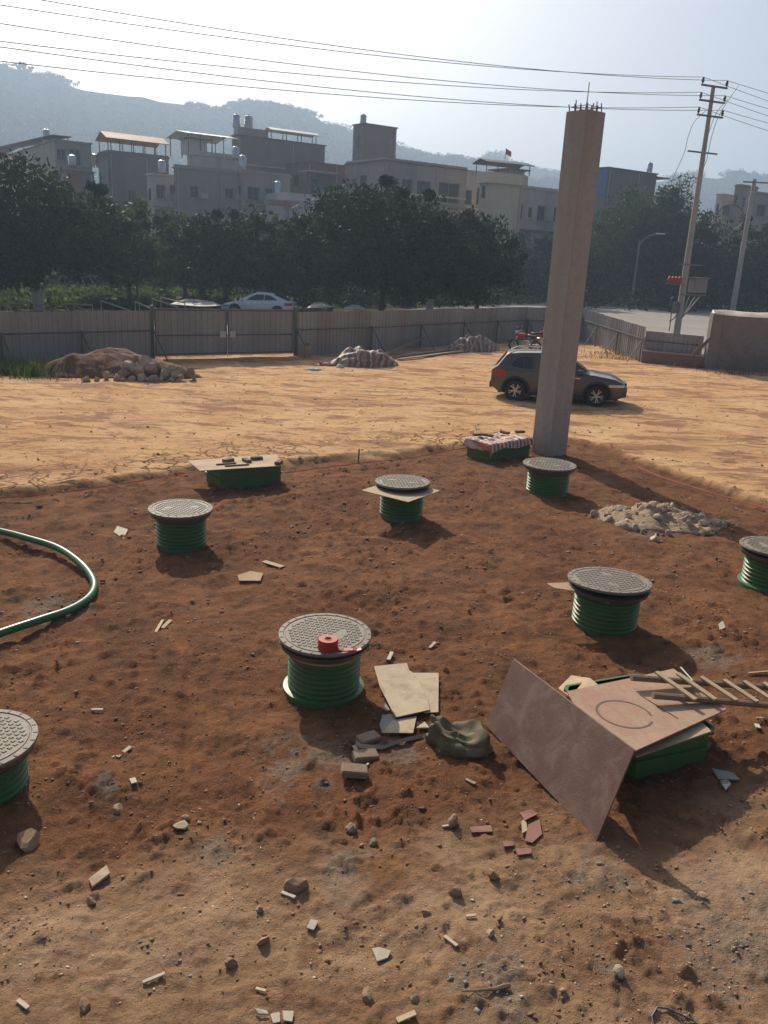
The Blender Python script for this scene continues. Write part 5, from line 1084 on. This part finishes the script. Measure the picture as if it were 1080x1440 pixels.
# rubble heap
rc_ = on(935, 738); rb = empty('rubble_heap', (rc_[0], rc_[1] + .3, G(rc_[0], rc_[1] + .3)), 0, 'pale grey rubble heap right of the column', 'rubble')
hm = mound('rubble_core', (0, 0), 1.25, .8, .20, mat('rubble_fines', (.44, .31, .2), .97, .3, 5, .9, 20, dirt=(.2, .11, .06), bdist=.05), 9, None, None, rough=1.1, fr=3.4); hm.parent = rb; hm.location = (0, 0, 0)
for k in range(150):
    a = rng.uniform(0, 6.28); t = rng.random() ** .6; x, y = 1.45 * t * math.cos(a), .95 * t * math.sin(a); s_ = (.05 + .2 * rng.random() ** 2) * (1.2 - .4 * t)
    link('stone', RUB[k % 6], rb, (x, y, .21 * max(0, math.cos(math.pi * t * .5 * 1.18)) ** 1.3 + s_ * .1), (rng.uniform(0, 6), rng.uniform(0, 6), rng.uniform(0, 6)), (s_, s_, s_))

# ------------------------------------------------------------------ garden poles and film behind the left fence
BAM = mat('bamboo_pole', (.42, .38, .30), .8, .2, 5, .1)
k = 0
for (x0, y0, x1, y1, lb_) in ((0, 428, 40, 426, 'leftmost level bamboo pole'), (10, 430, 20, 440, 'short leaning bamboo pole at the left edge'), (28, 424, 70, 431, 'bamboo pole left of the whitewashed trunk'), (50, 428, 70, 439, 'steep bamboo pole left of the whitewashed trunk'), (92, 427, 130, 429, 'level bamboo pole right of the whitewashed trunk'), (94, 433, 98, 440, 'short bamboo stub beside the whitewashed trunk'), (104, 430, 126, 438, 'leaning bamboo pole right of the whitewashed trunk'), (142, 423, 183, 437, 'long leaning bamboo pole left of the dark post'), (190, 424, 216, 436, 'bamboo pole crossing the dark post'), (196, 428, 232, 437, 'low bamboo pole right of the dark post'), (214, 420, 250, 432, 'bamboo pole left of the white film'), (226, 418, 260, 426, 'upper bamboo pole touching the white film')):
    D0 = 51; a = at_dist(x0, y0, D0); b = at_dist(x1, y1, D0 - 1); bo = empty('bamboo_trellis', (a[0], a[1], .4), 0, lb_ + ' in the vegetable field', 'trellis', 'garden trellis poles'); o3 = np.array([a[0], a[1], .4])
    MB().tube([a - o3, b - o3], .045, 6).build('cross_pole', BAM, bo)
    for p in (a, b): MB().tube([(p[0] - a[0], p[1] - a[1], -.1), p - o3], .03, 5).build('stake', BAM, bo)
gp = at_dist(194, 437, 60); tag(MB().tube([(gp[0], gp[1], .3), (gp[0], gp[1], z_above(gp, 195, 370))], .07, 8).build('garden_post', mat('dark_post', (.06, .06, .07), .7)), 'thin upright post in the vegetable field', 'post')
for k, (pts, lb_) in enumerate((([(238, 428), (262, 420), (300, 423), (312, 430), (280, 432)], 'white plastic film stretched over poles left of the sedan'), ([(425, 432), (440, 422), (462, 422), (474, 430)], 'white plastic film right behind the sedan boot'), ([(478, 432), (492, 425), (512, 428), (520, 433)], 'smaller white film further right of the sedan'), ([(-10, 441), (10, 437), (28, 440), (20, 444), (-10, 446)], 'pale film at the left edge above the hoarding'))):
    P = [at_dist(x, y, 51 + (429 - y) * .6) for x, y in pts]; c = sum(P) / len(P); P = [c + (p - c) * (.8 if k in (1, 2) else 1) - np.array([0, 0, .12 if k in (1, 2) else 0]) for p in P]; m = MB(); rows = []
    for t in np.linspace(0, 1, 6): rows.append([c + (p - c) * t + np.array([0, 0, .03 * (1 - t) + .04 * math.sin(7 * t + j * 2)]) for j, p in enumerate(P)])
    o = m.grid(rows, closed=True).build('plastic_film', PLW, fix=False, smooth=True); so = o.modifiers.new('thick', 'SOLIDIFY'); so.thickness = .02; tag(o, lb_, 'plastic film')

# ------------------------------------------------------------------ loose debris that can be told apart
TIMB = mat('pale_wood_chip', (.50, .39, .25), .85, .2, 8, .2, 60); REDW = mat('red_board_scrap', (.27, .125, .09), .8, .25, 6, .2, 40); TILE = mat('grey_tile_shard', (.42, .36, .28), .8, .15, 6, .1, 40)
BROWN = [rock_mesh(k + 40, mat('brown_stone', (.36, .22, .13), .95, .3, 6, .6, 30, objvar=.2)) for k in range(5)]
def stone(x, y, px_, label, me=None, k=0, flat_=1.):
    p = on(x, y); s_ = px_ * np.linalg.norm(at(x, y) - at(x + 1, y)) / .8; tag(link('stone', (me or BROWN)[k % 5], None, (p[0], p[1], p[2] + s_ * .14), (.3 * k, .2 * k, 1.3 * k), (s_, s_, s_ * flat_)), label, 'stone')
for k, a in enumerate(((255, 1163, 20, 'pale oval stone left of the ashy patch', ROCKS, .5), (262, 1152, 13, 'small stone touching the pale oval stone', None, 1), (492, 1168, 20, 'blocky stone below the three grey bricks', ROCKS, 1), (508, 1190, 8, 'pebble between the blocky stone and its neighbour', None, 1), (525, 1188, 13, 'small pale block right of the blocky stone', ROCKS, 1), (416, 1250, 30, 'rounded brown stone in the lower middle', None, .9), (636, 1158, 18, 'dark stone left of the red board scraps', None, 1), (693, 1235, 20, 'brown stone below the red board scraps', None, 1), (638, 1258, 18, 'dark brown stone in the lower right centre', None, 1), (365, 1280, 12, 'small pale stone in the lower left centre', ROCKS, 1), (517, 1403, 20, 'dark block near the bottom edge', None, 1), (583, 1405, 12, 'white stone near the bottom edge', ROCKS, 1), (42, 1188, 34, 'lumpy stone below the left edge cover', None, .9), (165, 1140, 18, 'dark clod left of the pale oval stone', None, 1), (130, 1270, 16, 'dark clod below the brick fragment', None, 1), (325, 1358, 18, 'brown clod beside the long white strip', None, 1), (120, 1418, 22, 'dark clod at the lower left', None, .9), (838, 1160, 10, 'small dark stone at the front corner of the leaning sheet', None, 1), (988, 1262, 13, 'small stone at the tip of the sheet shadow', None, 1), (1018, 1106, 16, 'light stone in the shade of the foreground box', ROCKS, .6), (600, 1285, 14, 'small stone in the lower centre', None, 1), (370, 1325, 18, 'half buried stone below the lower middle stone', None, .7), (870, 1370, 16, 'grey clod in the trampled strip', RUB, .8), (920, 760, 14, 'pale stone at the foot of the rubble heap', RUB, 1), (690, 1315, 13, 'pebble near the lower right wooden chip', ROCKS, 1))):
    stone(a[0], a[1], a[2], a[3], a[4], k, a[5])
CHIPW = mat('dusty_white_chip', (.50, .43, .33), .8, .15, 8, .2, 60)
def chip(x0, y0, x1, y1, wpx, label, m=TIMB, th_=.012, cat='wood chip', name='wood_chip'):
    a = on(x0, y0); b = on(x1, y1); wd_ = wpx * np.linalg.norm(at(x0, y0) - at(x0 + 1, y0)); tag(MB().bar(a + [0, 0, th_ * .8], b + [0, 0, th_ * .8 + .01], wd_, th_).build(name, m), label, cat)
for a in ((371, 790, 397, 799, 9, 'pale wood offcut in the middle of the dark soil', PLY), (219, 890, 229, 874, 4, 'split stick right of the green pipe', TIMB), (228, 884, 240, 874, 6, 'curled bark chip right of the green pipe', TIMB), (165, 1066, 184, 1053, 6, 'wood chip right of the left edge cover', TIMB), (129, 999, 145, 1000, 4, 'small white chip above the left edge cover', CHIPW), (546, 929, 551, 919, 5, 'short white strip above the broken fibreboard', CHIPW), (604, 912, 612, 905, 4, 'small white chip right of the short white strip', CHIPW), (396, 1256, 415, 1265, 5, 'white strip beside the rounded brown stone', CHIPW), (201, 1383, 232, 1372, 5, 'long white strip near the lower left', CHIPW), (25, 1408, 40, 1421, 6, 'white strip at the bottom left corner', CHIPW), (625, 1318, 643, 1330, 5, 'pale chip in the lower right centre', TIMB), (655, 1290, 669, 1290, 4, 'short pale chip above the lower right chip', TIMB), (558, 1437, 584, 1427, 8, 'tan chip at the bottom edge', TIMB), (622, 1163, 636, 1163, 3, 'thin white chip beside the dark stone', CHIPW), (360, 1391, 374, 1397, 4, 'narrow chip left of the tile shards', TIMB), (497, 1052, 505, 1062, 5, 'pale chip between the grey bricks', TIMB), (509, 1085, 518, 1076, 3, 'thin pale chip in front of the grey bricks', TIMB), (655, 1097, 668, 1105, 5, 'grey chip in front of the canvas bag', ROCK), (1064, 1010, 1074, 1016, 4, 'white chip below the ladder', CHIPW), (1064, 1018, 1066, 1026, 6, 'white flake below the ladder', CHIPW), (186, 1096, 189, 1104, 8, 'white flake right of the left edge cover', CHIPW)):
    chip(*a[:5], a[5], a[6])
for k, (pts, lb_, m) in enumerate(([[(660, 1166), (690, 1164), (692, 1172), (663, 1174)], 'red board scrap left of the scattered red pieces', REDW], [[(742, 1163), (758, 1156), (762, 1176), (748, 1188), (738, 1185)], 'largest red board scrap left of the leaning sheet', REDW], [[(724, 1196), (746, 1196), (747, 1203), (728, 1205)], 'lower red board scrap left of the leaning sheet', REDW], [[(733, 1158), (739, 1152), (741, 1172), (734, 1175)], 'upright sliver beside the largest red scrap', TIMB], [[(706, 1186), (722, 1186), (722, 1192), (708, 1194)], 'small red board scrap in the scatter', REDW], [[(730, 1147), (746, 1140), (756, 1150), (738, 1156)], 'upper red board scrap in the scatter', REDW], [[(358, 1421), (375, 1426), (378, 1431), (364, 1430)], 'left one of the grey tile shards at the bottom', TILE], [[(380, 1430), (393, 1427), (394, 1440), (384, 1442)], 'middle one of the grey tile shards at the bottom', TILE], [[(397, 1426), (413, 1426), (411, 1440), (399, 1438)], 'right one of the grey tile shards at the bottom', TILE], [[(431, 1307), (437, 1296), (448, 1298), (441, 1311)], 'pale tile piece in the lower middle', TILE], [[(334, 812), (352, 805), (370, 808), (366, 820), (336, 820)], 'tan cardboard piece on the dark soil', CARD], [[(523, 1338), (532, 1335), (550, 1340), (545, 1350), (530, 1355)], 'flat grey flake near the lower centre', TILE], [[(125, 1240), (150, 1222), (155, 1232), (130, 1252)], 'grey brick fragment at the lower left', ROCK], [[(1012, 1100), (1027, 1103), (1020, 1115)], 'triangular white shard in the shade of the foreground box', WHITE], [[(1000, 1085), (1030, 1090), (1040, 1100), (1010, 1098)], 'grey slab fragment in the shade of the foreground box', BOARDG], [[(165, 742), (180, 748), (174, 756), (160, 750)], 'pale scrap left of the sunlit cover', TILE], [[(1010, 880), (1016, 876), (1020, 884), (1012, 888)], 'flat chip right of the tilted cover', TILE])):
    flat('board_scrap' if m in (REDW, CARD, BOARDG) else 'shard', pts, .008, .022 if m is ROCK else .012, m, lb_, 'scrap', conv=lambda x, y: (x, y))
wr = [on(x, y) + [0, 0, .015] for x, y in ((918, 1440), (917, 1428), (924, 1419), (938, 1419), (955, 1428), (975, 1438), (990, 1446))]
tag(MB().tube(wr, .007, 5).build('wire_loop', WIRE), 'thin dark wire loop at the bottom edge', 'wire')
wr = [on(x, y) + [0, 0, .02] for x, y in ((649, 1397), (672, 1396), (696, 1394), (708, 1391), (717, 1389))]
tag(MB().tube(wr, [.006, .008, .012, .02, .012], 6).build('twig', WOODD), 'dead twig lying near the bottom edge', 'twig')

# ------------------------------------------------------------------ gravel, crumbs, weeds (nobody could count them)
def gravel(name, label, n, lo, hi, m, seed, rmin=4.2, rmax=30, zone=None, cat='gravel', flat_=.7):
    r_ = np.random.default_rng(seed); A = np.radians(r_.uniform(-31, 31, n)); Rr = rmin * (rmax / rmin) ** r_.random(n); x = Rr * np.sin(A); y = Rr * np.cos(A)
    tan, pale, ash, out = masks(x, y); keep = zone(tan, pale, ash, fbm(x * 1.3, y * 1.3, seed, 3), r_.random(n)); x, y, Rr = x[keep], y[keep], Rr[keep]; n = len(x); z = ground_z(x, y)
    s = lo * (hi / lo) ** (r_.random(n) ** 2.2) * np.clip(Rr / 7.5, 1, 2.2)
    base = np.array([[1, 0, 0], [.2, 1, 0], [-1, .1, 0], [-.1, -1, 0], [0, 0, 1], [0, 0, -1]], float); V = base[None] * (1 + r_.normal(0, .28, (n, 6, 3))) + r_.normal(0, .12, (n, 6, 3))
    an = r_.random(n) * 6.28; ca, sa_ = np.cos(an)[:, None], np.sin(an)[:, None]; asp = 1 + r_.random(n)[:, None] * .7
    X = V[:, :, 0] * asp; Y = V[:, :, 1]; Z = V[:, :, 2] * flat_; V = np.stack([X * ca - Y * sa_, X * sa_ + Y * ca, Z], -1) * (s[:, None, None] * .5); V += np.stack([x, y, z + s * .12], -1)[:, None, :]
    f = np.array([[0, 1, 4], [1, 2, 4], [2, 3, 4], [3, 0, 4], [1, 0, 5], [2, 1, 5], [3, 2, 5], [0, 3, 5]]); F = (np.arange(n)[:, None, None] * 6 + f[None]).reshape(-1, 3)
    tag(link(name, np_mesh(name, V.reshape(-1, 3), F, m)), label, cat, kind='stuff')
def gmat(name, c, v): return mat(name, c, .95, v, 30, .3, 60)
gravel('soil_crumbs', 'brown crumbs of soil scattered over the backfill', 8000, .010, .042, gmat('crumb', (.26, .135, .07), .5), 1, zone=lambda t, p, a, f, r: (t < .5) & (r < .2 + f * 1.6 + .2 * (1 - p)))
gravel('tan_gravel', 'tan pebbles scattered over the soil', 16000, .008, .034, gmat('tan_pebble', (.36, .24, .145), .4), 2, zone=lambda t, p, a, f, r: (t < .5) & (r < .22 + f * 1.5 - .15 * p))
gravel('white_flakes', 'tiny white flakes scattered over the soil', 1800, .008, .026, gmat('white_flake', (.5, .43, .34), .2), 3, zone=lambda t, p, a, f, r: (t < .5) & (r < .6 + f * .8), flat_=.35)
gravel('grey_gravel', 'grey grit on the ashy patches', 5000, .010, .05, gmat('grey_pebble', (.26, .23, .20), .35), 4, zone=lambda t, p, a, f, r: (a > .25) & (t < .5))
gravel('yard_crumbs', 'small earth crumbs on the tan yard', 5000, .012, .035, gmat('yard_crumb', (.42, .24, .12), .4), 5, rmin=13, rmax=42, zone=lambda t, p, a, f, r: (t > .6) & (r < .4 + f * .9))
def weeds(name, label, cx, cy, rx, ry, n, h, m, seed):
    r_ = np.random.default_rng(seed); V = []; 
    x = cx + r_.normal(0, rx, n); y = cy + r_.normal(0, ry, n); z = ground_z(x, y); a = r_.random(n) * 6.28; l = h * (.4 + r_.random(n)); t = r_.normal(0, .35, (n, 2)); w_ = .012
    b = np.stack([x, y, z - .01], -1); d = np.stack([np.cos(a) * w_, np.sin(a) * w_, np.zeros(n)], -1); mid = b + np.stack([t[:, 0] * l * .4, t[:, 1] * l * .4, l * .6], -1); tip = b + np.stack([t[:, 0] * l, t[:, 1] * l, l], -1)
    V = np.stack([b - d, b + d, mid + d * .8, tip, mid - d * .8], 1).reshape(-1, 3); F = np.arange(5 * n).reshape(-1, 5); tag(link(name, np_mesh(name, V, F, m)), label, 'weeds', kind='stuff')
wl = leaf_mat('weed_leaf', (.075, .10, .03), .35)
p = at(20, 527, .1); weeds('weed_patch', 'green weeds at the foot of the hoarding at far left', p[0] - .3, p[1] + .3, 1.0, .5, 1600, .4, wl, 3)
for k, (x, y) in enumerate(((862, 505), (990, 520), (868, 500), (1040, 528))):
    p = at(x, y, .1); weeds('weed_patch', ['dry weeds at the foot of the blue grey hoarding', 'dry weeds at the foot of the tall wall pillar', 'thin weeds behind the SUV bonnet', 'sparse weeds along the tall rendered wall'][k], p[0], p[1] + .2, .8, .2, 140, .25, leaf_mat('dry_weed', (.16, .12, .06), .3), 20 + k)
